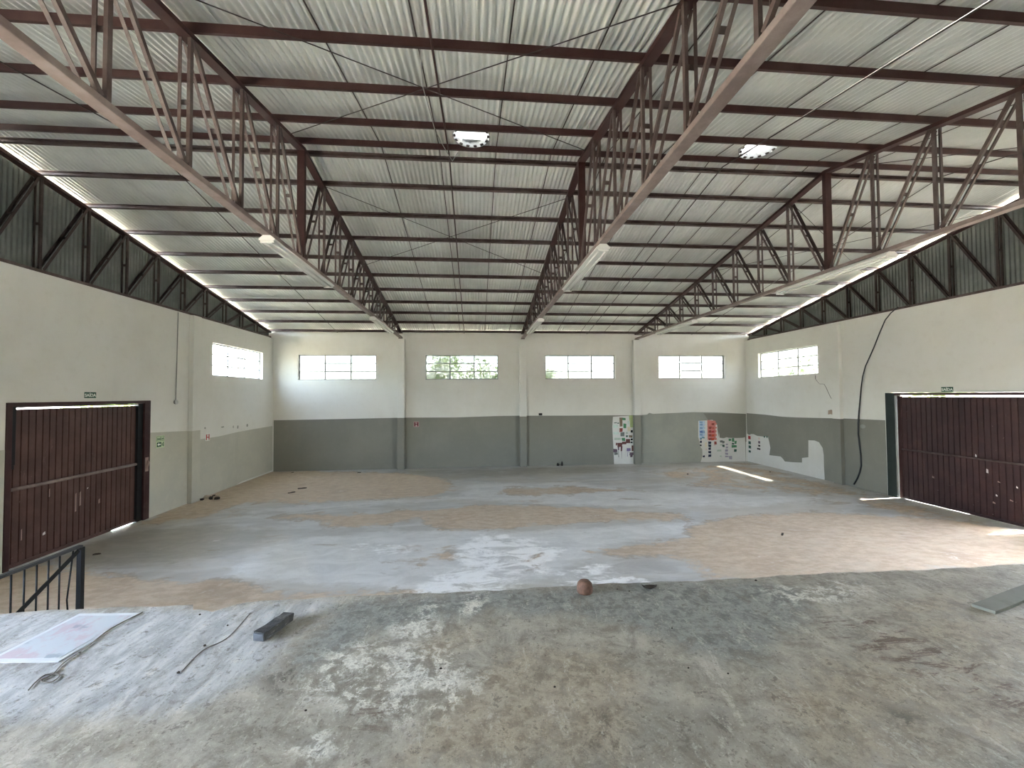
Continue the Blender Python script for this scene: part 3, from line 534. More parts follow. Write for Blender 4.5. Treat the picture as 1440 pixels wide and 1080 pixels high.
# ------------------------------------------------------------------ rods
def rod(name, a, b, r, label, group, m='rod', off=-.012):
    bm = bm_new(); pts = []
    ys = sorted({a[1], b[1]} | ({RY} if (a[1]-RY)*(b[1]-RY) < 0 else set()))
    for y in ys:
        u = (y - a[1])/(b[1]-a[1]); pts.append((a[0] + (b[0]-a[0])*u, y, zt(y) + off))
    tube(bm, pts, r, 6); return tag(obj(name, bm, M[m]), label, 'rod', group)
for x, r, m, lb in ((2.37, .008, 'rod', 'left of the left truss'), (7.15, .013, 'steel', 'between the left and middle trusses'), (12.03, .010, 'rod', 'between the middle and right trusses'), (16.4, .008, 'rod', 'right of the right truss')):
    rod('sag_rod', (x, .1), (x, YF-.1), r, 'thin sag rod tying the purlins at mid bay, ' + lb, 'sag rods', m, -.004 - r)
XO = [-.035]
def xrod(xa, ya, xb, yb, lb):
    XO[0] = -.035 if XO[0] < -.04 else -.055
    rod('brace_rod', (xa, ya), (xb, yb), .0055, 'thin diagonal roof brace rod ' + lb, 'roof brace rods', 'rod', XO[0])
xrod(4.81, -12.62, 9.37, -9.64, 'rising towards the middle truss on the near slope')
xrod(9.37, -12.74, 4.81, -9.70, 'rising towards the left truss on the near slope')
xrod(4.81, -8.26, 9.37, -5.05, 'falling towards the middle truss on the far slope')
xrod(9.37, -8.12, 4.81, -5.28, 'falling towards the left truss on the far slope')
xrod(14.11, -8.22, 18.6, -5.35, 'falling towards the right wall on the far slope')
xrod(18.6, -8.10, 14.11, -5.30, 'from right wall to right truss, far slope')
xrod(14.11, -9.45, 18.6, -11.9, 'from right truss to right wall, near slope')
bm = bm_new()
pts = [(7.02,-11.85,6.45),(6.98,-11.3,6.40),(6.97,-10.93,6.55),(7.03,-10.3,6.52),(7.13,-9.7,6.62),(7.22,-9.4,6.62),(7.30,-9.27,6.84)]
tube(bm, pts, .006, 6); tag(obj('loose_wire', bm, M['pvc']), 'thin pale loose wire dangling under the ridge by the left roof vent', 'wire')

# ------------------------------------------------------------------ roof vents
for (cx, cy, r), lb in zip(VENTS, ('left of the two, between the left and middle trusses', 'right of the two, between the middle and right trusses')):
    v = thing('roof_vent', 'round white translucent roof vent, ' + lb, 'roof vent', (cx, cy, zs(cy)), 'roof vents')
    bm = bm_new(); lathe(bm, [(r+.005,-.03),(r+.02,-.03),(r+.02,.12),(r+.005,.12),(r+.005,-.03)], (cx, cy, zs(cy)), 36); obj('collar', bm, M['vent'], v)
    bm = bm_new(); lathe(bm, [(r+.08,.05),(r+.12,.16),(r+.10,.30),(r-.02,.42),(.12,.50),(.0,.52)], (cx, cy, zs(cy)), 36); obj('dome', bm, M['vent'], v)
    for k in range(14):
        bm = bm_new(); a = 2*math.pi*k/14; p = V3((cx + (r-.03)*math.cos(a), cy + (r-.03)*math.sin(a), zs(cy) - .02)); q = p + V3((.035*math.cos(a), .035*math.sin(a), .0))
        extr(bm, rect(.05, .014), p, q); obj('clip', bm, M['steel_dark'], v)
    bm = bm_new(); tube(bm, [(cx, cy, zs(cy)+.05), (cx, cy, zs(cy)+.5)], .014, 8); extr(bm, rect(.03, .012), (cx - r, cy, zs(cy)+.06), (cx + r, cy, zs(cy)+.06)); obj('spindle', bm, M['pvc'], v)

# ------------------------------------------------------------------ lamps
def lamp(x, y0, y1, label):
    z1 = HB
    l = thing('fluorescent_fitting', label, 'lamp', (x, (y0+y1)/2, z1), 'unlit fluorescent fittings')
    bm = bm_new(); extr(bm, [(-.05,0),(.05,0),(.105,-.05),(.105,-.072),(-.105,-.072),(-.105,-.05)], (x, y0, z1), (x, y1, z1)); obj('reflector', bm, M['lamp_white'], l)
    for s in (-.055, .055):
        bm = bm_new(); tube(bm, [(x+s, y0+.06, z1-.092), (x+s, y1-.06, z1-.092)], .014, 10); obj('tube', bm, M['tube'], l)
    for y in (y0, y1):
        d = .035 if y == y0 else -.035
        bm = bm_new(); box(bm, x-.085, min(y, y+d), z1-.105, x+.085, max(y, y+d), z1-.0725); obj('lampholder', bm, M['lamp_white'], l, bevel=.004)
for i, x in enumerate(TX):
    nm = ('left', 'middle', 'right')[i]
    lamp(x + .01, -10.26, -7.86, 'long unlit white fluorescent fitting under the %s truss, nearer the camera' % nm)
    lamp(x + .01, -4.42, -1.94, 'long unlit white fluorescent fitting under the %s truss, nearer the back wall' % nm)

# ------------------------------------------------------------------ windows
def window(n, axis, u0, u1, p, inward, label, tilt, gm='glass'):
    z0, z1 = WINZ; w = thing('window_%d' % n, label, 'window', ((u0+u1)/2, p, z0) if axis == 'y' else (p, (u0+u1)/2, z0), kind='structure')
    def B(bm, a, b, c, d, t0, t1):
        if axis == 'y': box(bm, a, p+t0, c, b, p+t1, d)
        else: box(bm, p+t0, a, c, p+t1, b, d)
    fr = bm_new(); e = .034
    B(fr, u0+.001, u0+e, z0+.001, z1-.001, -.02, .02); B(fr, u1-e, u1-.001, z0+.001, z1-.001, -.02, .02); B(fr, u0+e, u1-e, z0+.001, z0+e, -.02, .02); B(fr, u0+e, u1-e, z1-e, z1-.001, -.02, .02)
    for k in (1, 2):
        u = u0 + (u1-u0)*k/3; B(fr, u-.02, u+.02, z0+e, z1-e, -.016, .016)
    H = (z1-z0)/3
    for k in (1, 2):
        for c in (0, 2): B(fr, u0+(u1-u0)*c/3+.02, u0+(u1-u0)*(c+1)/3-.02, z0+H*k-.016, z0+H*k+.016, -.012, .012)
    obj('frame', fr, M['frame_white'], w)
    g = bm_new()
    for c in (0, 2): B(g, u0+(u1-u0)*c/3+.02, u0+(u1-u0)*(c+1)/3-.02, z0+.02, z1-.02, -.002, .002)
    obj('glass', g, M[gm], w)
    ca, cb = u0+(u1-u0)/3+.018, u0+(u1-u0)*2/3-.018
    for k in range(3):
        zc = z0 + H*(k+.5); hh = H/2 - .004; dx, dz = hh*math.sin(tilt), hh*math.cos(tilt)
        def P(u, s, o): return (u, p + s*dx + o, zc + s*dz) if axis == 'y' else (p + inward*(s*dx) + o, u, zc + s*dz)
        sb = bm_new()
        for s in (-1, 1): extr(sb, rect(.028, .028), P(ca, s, 0), P(cb, s, 0))
        so = obj('vent_sash', sb, M['frame_white'], w)
        gb = bm_new(); q = [P(ca, -1, -.002), P(cb, -1, -.002), P(cb, 1, -.002), P(ca, 1, -.002)]; q2 = [P(ca, -1, .002), P(cb, -1, .002), P(cb, 1, .002), P(ca, 1, .002)]
        va = [gb.verts.new(v) for v in q]; vb = [gb.verts.new(v) for v in q2]
        gb.faces.new(va); gb.faces.new(vb)
        for i in range(4): gb.faces.new((va[i], va[(i+1) % 4], vb[(i+1) % 4], vb[i]))
        obj('sash_glass', gb, M[gm], so)
for i, ((a, b), tl) in enumerate(zip(WIN_B, (.0, .05, .05, .28))):
    window(i+1, 'y', a, b, YB + .12, 1, 'high white barred window in the back wall, %s from the left' % ORD[i], tl)
window(5, 'x', WL[0], WL[1], -.12, -1, 'high white barred window in the left wall', .2, 'glass_clear')
window(6, 'x', WR[0], WR[1], W + .12, 1, 'high white barred window in the right wall', .12, 'glass_fair')

# ------------------------------------------------------------------ gates
def gate(n, side, y0, y1, ztop, label, leaf_m, jamb_m, leaf, slit, jl, jr):
    """side -1 left wall, +1 right wall; leaf = (ya, yb, zbottom, ztop)"""
    X = 0 if side < 0 else W; s = side
    def B(bm, a, b, ya, yb, za, zb, mi=0):
        xa, xb = X + s*a, X + s*b; box(bm, min(xa, xb), ya, za, max(xa, xb), yb, zb, mi)
    g = thing('door_%d' % n, label, 'gate', (X, (y0+y1)/2, 0), kind='structure')
    fr = bm_new(); B(fr, -.02, .17, y0+.001, y0+jl, -.05, ztop-.001); B(fr, -.02, .17, y1-jr, y1-.001, -.05, ztop-.001); obj('jambs', fr, jamb_m, g, bevel=.004)
    hd = bm_new(); B(hd, -.02, .17, y0+jl+.001, y1-jr-.001, ztop-.065, ztop-.001); obj('header', hd, M['steel'], g)
    ya, yb, za, zb = leaf
    lf = bm_new(); n_r = int((yb-ya)/.118); st = (yb-ya)/n_r; prof = []
    for k in range(n_r):
        y = ya + st*k; prof += [(y, 0), (y + st*.80, 0), (y + st*.84, .016), (y + st*.96, .016)]
    prof.append((yb, 0))
    fa = [lf.verts.new((X + s*(.07 + d), y, za)) for y, d in prof]; fb = [lf.verts.new((X + s*(.07 + d), y, zb)) for y, d in prof]
    ba = [lf.verts.new((X + s*(.095 + d), y, za)) for y, d in prof]; bb = [lf.verts.new((X + s*(.095 + d), y, zb)) for y, d in prof]
    for i in range(len(prof)-1):
        lf.faces.new((fa[i], fa[i+1], fb[i+1], fb[i])); lf.faces.new((ba[i], bb[i], bb[i+1], ba[i+1]))
        lf.faces.new((fa[i], ba[i], ba[i+1], fa[i+1])); lf.faces.new((fb[i], fb[i+1], bb[i+1], bb[i]))
    lf.faces.new((fa[0], fb[0], bb[0], ba[0])); lf.faces.new((fa[-1], ba[-1], bb[-1], fb[-1]))
    for q in SCUFFS.get(n, ()):
        yq, zq, wq, hq, mi = q; xx = X + s*.0685
        poly(lf, [(xx, yq-wq/2, zq-hq/2), (xx, yq+wq/2, zq-hq/2+.01), (xx, yq+wq/2*.8, zq+hq/2), (xx, yq-wq/2*.9, zq+hq/2-.02)], mi)
    lo = obj('leaf', lf, [leaf_m, M['scuff'], M['sticker']], g)
    cb = bm_new(); xx = X + s*.045
    tube(cb, [(xx, ya+.02, 1.28 + .01), (xx, yb-.01, 1.30)], .03 if n == 1 else .022, 10); obj('cross_bar', cb, M['chord'] if n == 1 else M['steel_dusty_lit'], g)
    bt = bm_new(); B(bt, .05, .115, ya, yb, za-.012, za+.03); B(bt, .055, .11, ya, -6.62 if n == 1 else -7.5, .003, za-.012); (n == 2) and B(bt, .055, .11, -7.5, yb, .007, za-.012); obj('bottom_rail', bt, leaf_m, g)
    return g, B
SCUFFS = {1: [(-7.31, .85, .035, .28, 1), (-7.40, .80, .03, .36, 1), (-7.16, 1.02, .03, .03, 2), (-7.98, .40, .05, .06, 2), (-7.9, 1.1, .02, .16, 1), (-8.35, .5, .02, .2, 1), (-6.9, .7, .04, .1, 1)],
          2: [(-7.65, 1.36, .03, .07, 2), (-7.85, 1.05, .04, .10, 2), (-8.05, .85, .05, .04, 1), (-8.0, .55, .03, .05, 2), (-8.25, .5, .06, .04, 1), (-7.95, .38, .05, .05, 1), (-8.35, .8, .03, .05, 2), (-6.75, .7, .05, .06, 1)]}
g, B = gate(1, -1, GL[0], GL[1], 2.73, 'brown ribbed sheet metal gate in the left wall', M['gate'], M['steel'], (-8.617, -6.02, .03, 2.615), .08, .085, .17)
bm = bm_new(); B(bm, .02, .12, -6.018, -5.882, 0, 2.66); obj('gap_filler', bm, M['black'], g)  # black strip closing the leaf-to-jamb gap, standing for its dark recess
bm = bm_new(); B(bm, .0, .04, -8.612, -8.54, 1.70, 2.66); box(bm, -.066, -8.625, 1.63, -.01, -8.545, 1.76); obj('hanger_strap', bm, M['black'], g, bevel=.006)
bm = bm_new()
for y in (-8.2, -7.5, -6.9, -6.3): B(bm, .12, .16, y-.14, y+.14, 2.64, 2.664)
tube(bm, [(-.035, -8.6, 2.655), (-.035, -5.9, 2.65)], .012, 8); obj('top_track', bm, M['steel_dusty_lit'], g)
bm = bm_new(); tube(bm, [(.035, -5.80, 1.36), (.05, -5.80, 1.30), (.04, -5.81, 1.22), (.03, -5.80, 1.14)], [.012,.03,.022,.012], 8); box(bm, .0202, -5.85, 1.1, .026, -5.76, 1.42); obj('latch', bm, M['scuff'], g)
g, B = gate(2, 1, GR[0], GR[1], 2.79, 'dark maroon sheet metal gate in the right wall', M['gate_dark'], M['gate_post'], (-8.64, -6.03, .028, 2.688), .13, .10, .25)
bm = bm_new(); B(bm, .04, .115, -6.028, -5.952, .002, 2.72); obj('gap_filler', bm, M['steel'], g)  # added strip narrowing the slit beside the leaf to a sliver of sun
bm = bm_new(); B(bm, .0, .03, -8.66, -8.62, 1.95, 2.7); obj('hanger_strap', bm, M['pvc'], g)
bm = bm_new(); tube(bm, [(W+.03, -8.6, 2.712), (W+.03, -5.95, 2.712)], .010, 8); obj('top_track', bm, M['steel_dusty_lit'], g)

# ------------------------------------------------------------------ signs
def text_mesh(bm, s, size, place, mi):
    cu = D.curves.new('lettering', 'FONT'); cu.body = s; cu.size = size; cu.align_x = 'CENTER'; cu.align_y = 'CENTER'; cu.extrude = .0006; cu.offset = .0022
    o = D.objects.new('lettering', cu); COL.objects.link(o)
    dg = bpy.context.evaluated_depsgraph_get(); me = o.evaluated_get(dg).to_mesh()
    vs = [bm.verts.new(place(v.co.x, v.co.y, v.co.z)) for v in me.vertices]
    for p in me.polygons:
        try: f = bm.faces.new([vs[i] for i in p.vertices]); f.material_index = mi
        except ValueError: pass
    o.evaluated_get(dg).to_mesh_clear(); D.objects.remove(o); D.curves.remove(cu)
def pl_left(y, z, d=.007): return lambda a, b, c: (d + c, y + a, z + b)
def pl_right(y, z, d=.007): return lambda a, b, c: (W - d - c, y - a, z + b)
def pl_back(x, z, d=.007): return lambda a, b, c: (x + a, YB - d - c, z + b)
def plate(pl, w, h, mats, name, label, cat, draw):
    bm = bm_new(); v = [bm.verts.new(pl(a, b, c)) for a, b, c in ((-w/2,-h/2,0),(w/2,-h/2,0),(w/2,h/2,0),(-w/2,h/2,0),(-w/2,-h/2,-.004),(w/2,-h/2,-.004),(w/2,h/2,-.004),(-w/2,h/2,-.004))]
    for q in ((0,1,2,3),(7,6,5,4),(0,4,5,1),(1,5,6,2),(2,6,7,3),(3,7,4,0)): bm.faces.new([v[i] for i in q])
    bmesh.ops.recalc_face_normals(bm, faces=bm.faces)
    draw(bm); return tag(obj(name, bm, mats, fix=False), label, cat)
def rq(bm, pl, pts, mi, c=.001): poly(bm, [pl(a, b, c) for a, b in pts], mi)
def draw_exit(pl):
    return lambda bm: text_mesh(bm, 'SAÍDA', .085, lambda a, b, c: pl(a, b - .006, c + .001), 1)
for pl, lb in ((pl_left(-7.23, 2.855), 'green SAÍDA exit sign above the left gate'), (pl_right(-7.18, 2.865), 'green SAÍDA exit sign above the right gate')):
    plate(pl, .25, .115, [M['sign_green'], M['sign_white']], 'exit_sign', lb, 'sign', draw_exit(pl))
pl = pl_left(-5.38, 1.735)
def draw_dir(bm):
    rq(bm, pl, [(-.12,.015),(.12,.015),(.12,.13),(-.12,.13)], 1); rq(bm, pl, [(-.112,.128),(.112,.128),(.112,.120),(-.112,.120)], 1, .0014)
    rq(bm, pl, [(-.112,.022),(.112,.022),(.112,.123),(-.112,.123)], 2, .0014)
    text_mesh(bm, 'SAÍDA', .075, lambda a, b, c: pl(a, b + .064, c + .002), 1)
    rq(bm, pl, [(-.11,-.122),(.03,-.122),(.03,-.012),(-.11,-.012)], 1); rq(bm, pl, [(.085,-.122),(.11,-.122),(.11,-.012),(.085,-.012)], 1)
    rq(bm, pl, [(-.095,-.065),(-.045,-.025),(-.045,-.05),(.01,-.05),(.01,-.082),(-.045,-.082),(-.045,-.107)], 3, .0016)
    rq(bm, pl, [(.045,-.11),(.052,-.11),(.06,-.075),(.07,-.11),(.078,-.11),(.068,-.06),(.07,-.04),(.05,-.04)], 1, .0016)
plate(pl, .26, .29, [M['sign_glow'], M['sign_green'], M['sign_glow'], M['sign_white']], 'exit_sign', 'pale green SAÍDA direction sign with arrow on the left wall dado', 'sign', draw_dir)
def draw_ext(pl, dark):
    def f(bm):
        for s in (-1, 1): rq(bm, pl, [(s*.036,-.082),(s*.078,-.082),(s*.078,.082),(s*.036,.082)], 1)
        rq(bm, pl, [(-.036,-.016),(.036,-.016),(.036,.012),(-.036,.012)], 1, .0012)
        rq(bm, pl, [(-.02,.05),(.02,.05),(.012,.075),(-.012,.075)], 1, .0014)
    return f
plate(pl_left(-3.60, 1.665), .19, .20, [M['sign_white'], M['sign_red']], 'extinguisher_sign', 'small red and white fire extinguisher sign on the left wall', 'sign', draw_ext(pl_left(-3.60, 1.665), 0))
plate(pl_back(5.30, 1.70), .20, .20, [plain('faded_sign_pink', (.5,.32,.32,1), .6), plain('sign_dark_red', (.12,.012,.015,1), .5)], 'extinguisher_sign', 'small dark red fire extinguisher sign on the back wall dado', 'sign', draw_ext(pl_back(5.30, 1.70), 1))
bm = bm_new(); box(bm, 10.07, YB-.028, 1.985, 10.21, YB-.0065, 2.075); box(bm, 10.10, YB-.034, 2.01, 10.18, YB-.0275, 2.05)
tag(obj('wall_outlet', bm, M['black'], bevel=.004), 'small black wall outlet just above the dado on the back wall', 'outlet')
bm = bm_new(); tube(bm, [(.018, -4.86, 4.97), (.018, -4.875, 4.0), (.018, -4.90, 2.72)], .011, 8)
cd = thing('conduit', 'thin grey conduit drop with round box on the left wall beside the pilaster', 'conduit', (.018, -4.88, 2.7))
obj('pipe', bm, M['pvc'], cd)
bm = bm_new(); tube(bm, [(.003, -4.9, 2.68), (.045, -4.9, 2.68)], .055, 16); obj('junction_box', bm, plain('junction_grey', (.5,.5,.48,1), .5), cd)
bm = bm_new(); tube(bm, [(W - .024, y, z) for y, z in CABLE_R], [.013 + .008*min(1, max(0, (3.2 - z)/1.2)) for y, z in CABLE_R], 8)
tag(obj('hanging_cable', bm, M['cable']), 'thick black cable hanging down the right wall beside the gate', 'cable')

# ------------------------------------------------------------------ railing in front of the stage
rl = thing('stair_railing', 'black metal stair railing below the left end of the stage', 'railing', (2.86, -11.7, 0))
RX, RA, RB, RZ = RAIL
bm = bm_new(); extr(bm, rect(.05, .05), (RX, RA, -.0), (RX, RA, RZ), up=(0,1,0)); obj('post', bm, M['black'], rl)
bm = bm_new(); extr(bm, rect(.045, .03), (RX, RA, RZ + .0155), (RX, RB, RZ + .0155)); obj('top_rail', bm, plain('worn_black_rail', (.05,.05,.052,1), .5), rl)
bm = bm_new(); extr(bm, rect(.03, .03), (RX, RA, .10), (RX, RB, .10)); obj('bottom_rail', bm, M['black'], rl)
bm = bm_new(); extr(bm, rect(.012, .045), (RX + .022, RA - .05, RZ - .02), (RX + .022, RA - 1.62, .02)); obj('diagonal_brace', bm, M['black'], rl)
y = RA - .13; k = 0
while y > RB + .02:
    bm = bm_new(); dx = .035 if k == 0 else 0
    tube(bm, [(RX, y, .11), (RX, y - dx*.9, .45), (RX, y + dx, RZ)], .0085, 6); obj('bar', bm, M['black'], rl); y -= .125; k += 1
bm = bm_new(); extr(bm, rect(.05, .05), (RX, RB, -.0), (RX, RB, RZ), up=(0,1,0)); obj('post', bm, M['black'], rl)

# ------------------------------------------------------------------ things on the stage
t = NT('charred_wood'); n = t.noise(14, 6, .7, t.mapping((1,1,4))); n2 = t.noise(60, 4)
t.base(t.mix(t.ss(n, .5, .72), (.02,.02,.022,1), (.12,.115,.11,1)), t.math('ADD', .3, t.math('MULTIPLY', n2, .5)), 0, .5); t.bump(n, .5, .01); M['char'] = t.m
def oriented_box(bm, c, ang, l, w, h, z0, jit=0, cuts=1):
    d = V3((math.cos(ang), math.sin(ang), 0)); s = V3((-d.y, d.x, 0)); rings = []
    for i in range(cuts+1):
        u = -l/2 + l*i/cuts; j = lambda: rnd.uniform(-jit, jit)
        rings.append([bm.verts.new(V3((c[0], c[1], z)) + d*(u + j()) + s*(q*w/2 + j()) + V3((0,0,j() if z > z0 else 0))) for q, z in ((-1,z0),(1,z0),(1,z0+h),(-1,z0+h))])
    for a, b in zip(rings, rings[1:]):
        for k in range(4): bm.faces.new((a[k], a[(k+1) % 4], b[(k+1) % 4], b[k]))
    bm.faces.new(rings[0][::-1]); bm.faces.new(rings[-1])
ST_Z = 1.201
bx_ = np.array(BLOCK); cxy = bx_.mean(0); dv = (bx_[2] + bx_[3] - bx_[0] - bx_[1])/2
bk = thing('charred_block', 'black charred wooden block lying near the stage edge', 'block', (cxy[0], cxy[1], 1.2))
bm = bm_new(); oriented_box(bm, cxy + np.array([0, -.015]), math.atan2(dv[1], dv[0]), .26, .085, .052, ST_Z, .004, 6); obj('body', bm, M['char'], bk, bevel=.004)
bm = bm_new(); c2 = cxy + np.array([0, -.015]) - dv/np.linalg.norm(dv)*.134
oriented_box(bm, c2, math.atan2(dv[1], dv[0]), .008, .08, .045, ST_Z, .003, 1); obj('end_foil', bm, plain('dull_foil', (.13,.14,.155,1), .3, .5), bk)
bm = bm_new(); lathe(bm, [(.001,.0),(.060,.0),(.064,.012),(.064,.045),(.058,.072),(.040,.090),(.0,.096)], (8.452, -12.78, ST_Z), 20)
tag(obj('clay_cap', bm, plain('brown_clay', (.135,.072,.05,1), .8, var=.25, sc=30)), 'small domed brown clay lump on the stage edge at the centre', 'clay lump')
def chips(c, n, spread, size, z, m, name, label, cat):
    r = thing(name, label, cat, (c[0], c[1], z)) if False else None
    bm = bm_new()
    for k in range(n):
        a = rnd.random()*6.28; p = (c[0] + spread*rnd.uniform(-1, 1), c[1] + spread*.6*rnd.uniform(-1, 1)); s = size*rnd.uniform(.5, 1.2)
        oriented_box(bm, p, a, s, s*rnd.uniform(.35, .8), s*rnd.uniform(.2, .5), z, s*.12, 2)
    return bm
DB = plain('dark_litter', (.045,.035,.028,1), .8, var=.3, sc=30)
for p, lb in (((9.0, -12.79), 'crumpled dark dry leaf on the stage edge right of the clay lump'),):
    bm = bm_new(); n = 9; c = V3((p[0], p[1], ST_Z)); ring = []
    for k in range(n):
        a = 2*math.pi*k/n; ring.append(bm.verts.new(c + V3((.075*math.cos(a)*rnd.uniform(.6,1.2), .05*math.sin(a)*rnd.uniform(.6,1.2), .012 + .045*rnd.random()))))
    ct = bm.verts.new(c + V3((0,0,.004)))
    ct2 = bm.verts.new(c + V3((0,0,.0)))
    for k in range(n): bm.faces.new((ring[k], ring[(k+1) % n], ct)); bm.faces.new((ring[(k+1) % n], ring[k], ct2))
    tag(obj('dry_leaf', bm, DB, fix=False), lb, 'leaf')
PL = ['beside the long joint on the left of the stage', 'next to the joint left of the charred block', 'at the foot of the joint near the stage edge', 'on the chipped stage edge', 'beside the poster cord', 'below the dry leaf', 'just left of the dry leaf', 'at the stage edge right of centre', 'in the rusty ring near the white paint', 'in the middle right of the stage', 'beside the burnt stains at lower centre', 'on the purple stains to the right', 'beyond the burnt stains', 'in the lower left of the stage']
for i, p in enumerate(PEBBLES):
    bm = bm_new(); s = .62*(.028, .03, .02, .024, .026, .02, .018, .03, .024, .018, .022, .018, .018, .02)[i]
    bmesh.ops.create_icosphere(bm, subdivisions=2, radius=s*.5)
    for v in bm.verts: v.co = V3((v.co.x*(1 + .3*rnd.uniform(-1,1)), v.co.y*(.8 + .3*rnd.uniform(-1,1)), v.co.z*.7)) + V3((p[0], p[1], 1.2 + s*.33))
    tag(obj('pebble', bm, DB), 'tiny dark crumb of dirt ' + PL[i], 'crumb', 'crumbs on the stage')
# poster sheet
t = NT('faded_poster'); n = t.noise(9, 5, .65, t.mapping((1, .7, 1))); n2 = t.noise(5, 4, .6, t.mapping((1,1,1), loc=(3,1,0)))
c = t.mix(t.math('MULTIPLY', t.ss(n, .48, .62), .75), (.50,.52,.54,1), (.50,.38,.41,1)); c = t.mix(t.math('MULTIPLY', t.ss(n2, .60, .68), .6), c, (.22,.25,.29,1)); t.base(c, .6, 0, .3); M['poster'] = t.m
p4 = [V3((a, b, 0)) for a, b in POSTER_ALL]; TR, BR, BL, TL = p4[0], p4[1], p4[1] + (p4[4]-p4[0])*1.02, p4[4]
po = thing('poster', 'faded white bordered poster sheet lying flat on the left of the stage', 'poster', ((TR+BL)/2).to_tuple()[:2] + (1.2,))
def sheet(bm, q, z, h, nx=10, ny=10, wav=.0015):
    vs = [[None]*(nx+1) for _ in range(ny+1)]
    for j in range(ny+1):
        for i in range(nx+1):
            u, v = i/nx, j/ny; p = (q[0]*(1-u)+q[1]*u)*(1-v) + (q[3]*(1-u)+q[2]*u)*v
            vs[j][i] = bm.verts.new((p.x, p.y, z + h + wav*(1+math.sin(u*9+v*5))*.5))
    for j in range(ny):
        for i in range(nx): bm.faces.new((vs[j][i], vs[j][i+1], vs[j+1][i+1], vs[j+1][i]))
    e = vs[0] + [r[-1] for r in vs[1:]] + vs[-1][-2::-1] + [r[0] for r in vs[-2:0:-1]]
    lo = [bm.verts.new((v.co.x, v.co.y, z)) for v in e]
    for i in range(len(e)): bm.faces.new((e[i], e[(i+1) % len(e)], lo[(i+1) % len(e)], lo[i]))
bm = bm_new(); sheet(bm, [TL, TR, BR, BL], ST_Z, .002); obj('paper', bm, plain('old_white_paper', (.62,.63,.64,1), .6, var=.06), po)
q = [TL, TR, BR, BL]; cc = (TL+TR+BR+BL)/4; q = [cc + (p-cc)*.87 for p in q]
bm = bm_new(); sheet(bm, q, ST_Z + .0036, .0006); obj('print', bm, M['poster'], po)
bm = bm_new(); tube(bm, [(a, b, ST_Z + .0045) for a, b in curve([(a + .022, b) for a, b in CORD])], .0035, 6)
tag(obj('cord', bm, plain('brown_cord', (.16,.14,.115,1), .8)), 'thin brown cord with a loop lying along the poster edge on the stage', 'cord')
# plank
b4 = np.array(BOARD); dvec = b4[3] - b4[0]; dvec = dvec/np.linalg.norm(dvec); nrm = np.array([dvec[1], -dvec[0]])
cen = (b4[0] + b4[1])/2 + dvec*.62
bm = bm_new(); oriented_box(bm, cen, math.atan2(dvec[1], dvec[0]), 1.24, .125, .022, ST_Z, .002, 6)
tag(obj('plank', bm, wall_mat('weathered_board', (.25,.25,.22,1), (.14,.13,.105,1), .8), bevel=.003), 'weathered grey green plank lying on the right edge of the stage', 'plank')
# joint cracks in the cement top
bm = bm_new()
tube(bm, [(a, b, 1.2015) for a, b in curve(STAGE_CRACKS[0])], .0022, 6)
tag(obj('joint_line', bm, plain('cement_joint', (.17,.15,.125,1), .9)), 'long thin joint crack in the stage cement left of the charred block', 'joint_line')

# ------------------------------------------------------------------ litter on the hall floor
for i, p in enumerate(DEBRIS[:6]):
    bm = bm_new(); s = (.10, .14, .16, .12, .10, .07)[i]
    oriented_box(bm, ((.16, -4.06), (.34, -3.98), (.17, -3.84), (.52, -4.02), (.36, -3.74), (.2, -3.62))[i], rnd.random()*3, s, s*.55, s*.45, .002, s*.14, 3)
    m = plain('pale_rubble', (.5,.42,.33,1), .9) if i in (2, 4) else DB
    tag(obj('rubble', bm, m, bevel=.004), ('pale' if i in (2, 4) else 'dark brown') + ' rubble lump in the small heap by the left pilaster', 'rubble', 'pale rubble lumps by the left pilaster' if i in (2, 4) else 'dark rubble lumps by the left pilaster')
FB = ['farther of two on the tan floor left of centre', 'nearer of two on the tan floor left of centre', 'at the foot of the back wall left pilaster', 'on the floor near the back right corner', 'by the foot of the right wall bare patch', 'on the floor before the left gate', 'on the tan floor at the right', 'in the far left corner']
for i, p in enumerate(FLOOR_BITS):
    bm = bm_new(); s = (.24, .18, .12, .14, .10, .10, .12, .08)[i]
    oriented_box(bm, p if i != 7 else (.86, -.1), .3 + rnd.random()*.8, s, s*.3, .018, .002, .006, 3)
    tag(obj('wood_scrap', bm, DB), 'small dark scrap lying ' + FB[i], 'scrap', 'scraps on the hall floor')
for x, h, w, lb in ((10.80, .11, .10, 'left'), (10.97, .17, .08, 'right')):
    bm = bm_new(); lathe(bm, [(.0,0),(w*.5,0),(w*.52,.02),(w*.46,h*.6),(w*.28,h*.8),(w*.30,h*.93),(.0,h)], (x, .10, .002), 14)
    tag(obj('black_lump', bm, M['black']), 'small black lump at the foot of the back wall, %s of the pair' % lb, 'lump')

# ------------------------------------------------------------------ outside
bm = bm_new(); v = [bm.verts.new(p) for p in ((-70,-70,-.12),(90,-70,-.12),(90,90,-.12),(-70,90,-.12))]; bm.faces.new(v)
t = NT('outside_ground'); n = t.noise(.4, 5); t.base(t.mix(t.ss(n, .35, .65), (.42,.37,.29,1), (.30,.28,.20,1)), .9); tag(obj('ground', bm, t.m), 'sunlit ground outside the hall', 'ground', kind='structure')
t = NT('leaf_green'); n = t.noise(2, 3); lf = t.mix(t.ss(n, .3, .7), (.075,.12,.025,1), (.15,.20,.06,1)); t.base(lf, .6)
tl = t.n.new('ShaderNodeBsdfTranslucent'); t.L(lf, tl.inputs[0]); ms = t.n.new('ShaderNodeMixShader'); ms.inputs[0].default_value = .4
t.L(t.b.outputs[0], ms.inputs[1]); t.L(tl.outputs[0], ms.inputs[2]); t.L(ms.outputs[0], t.out.inputs['Surface']); M['leaf'] = t.m
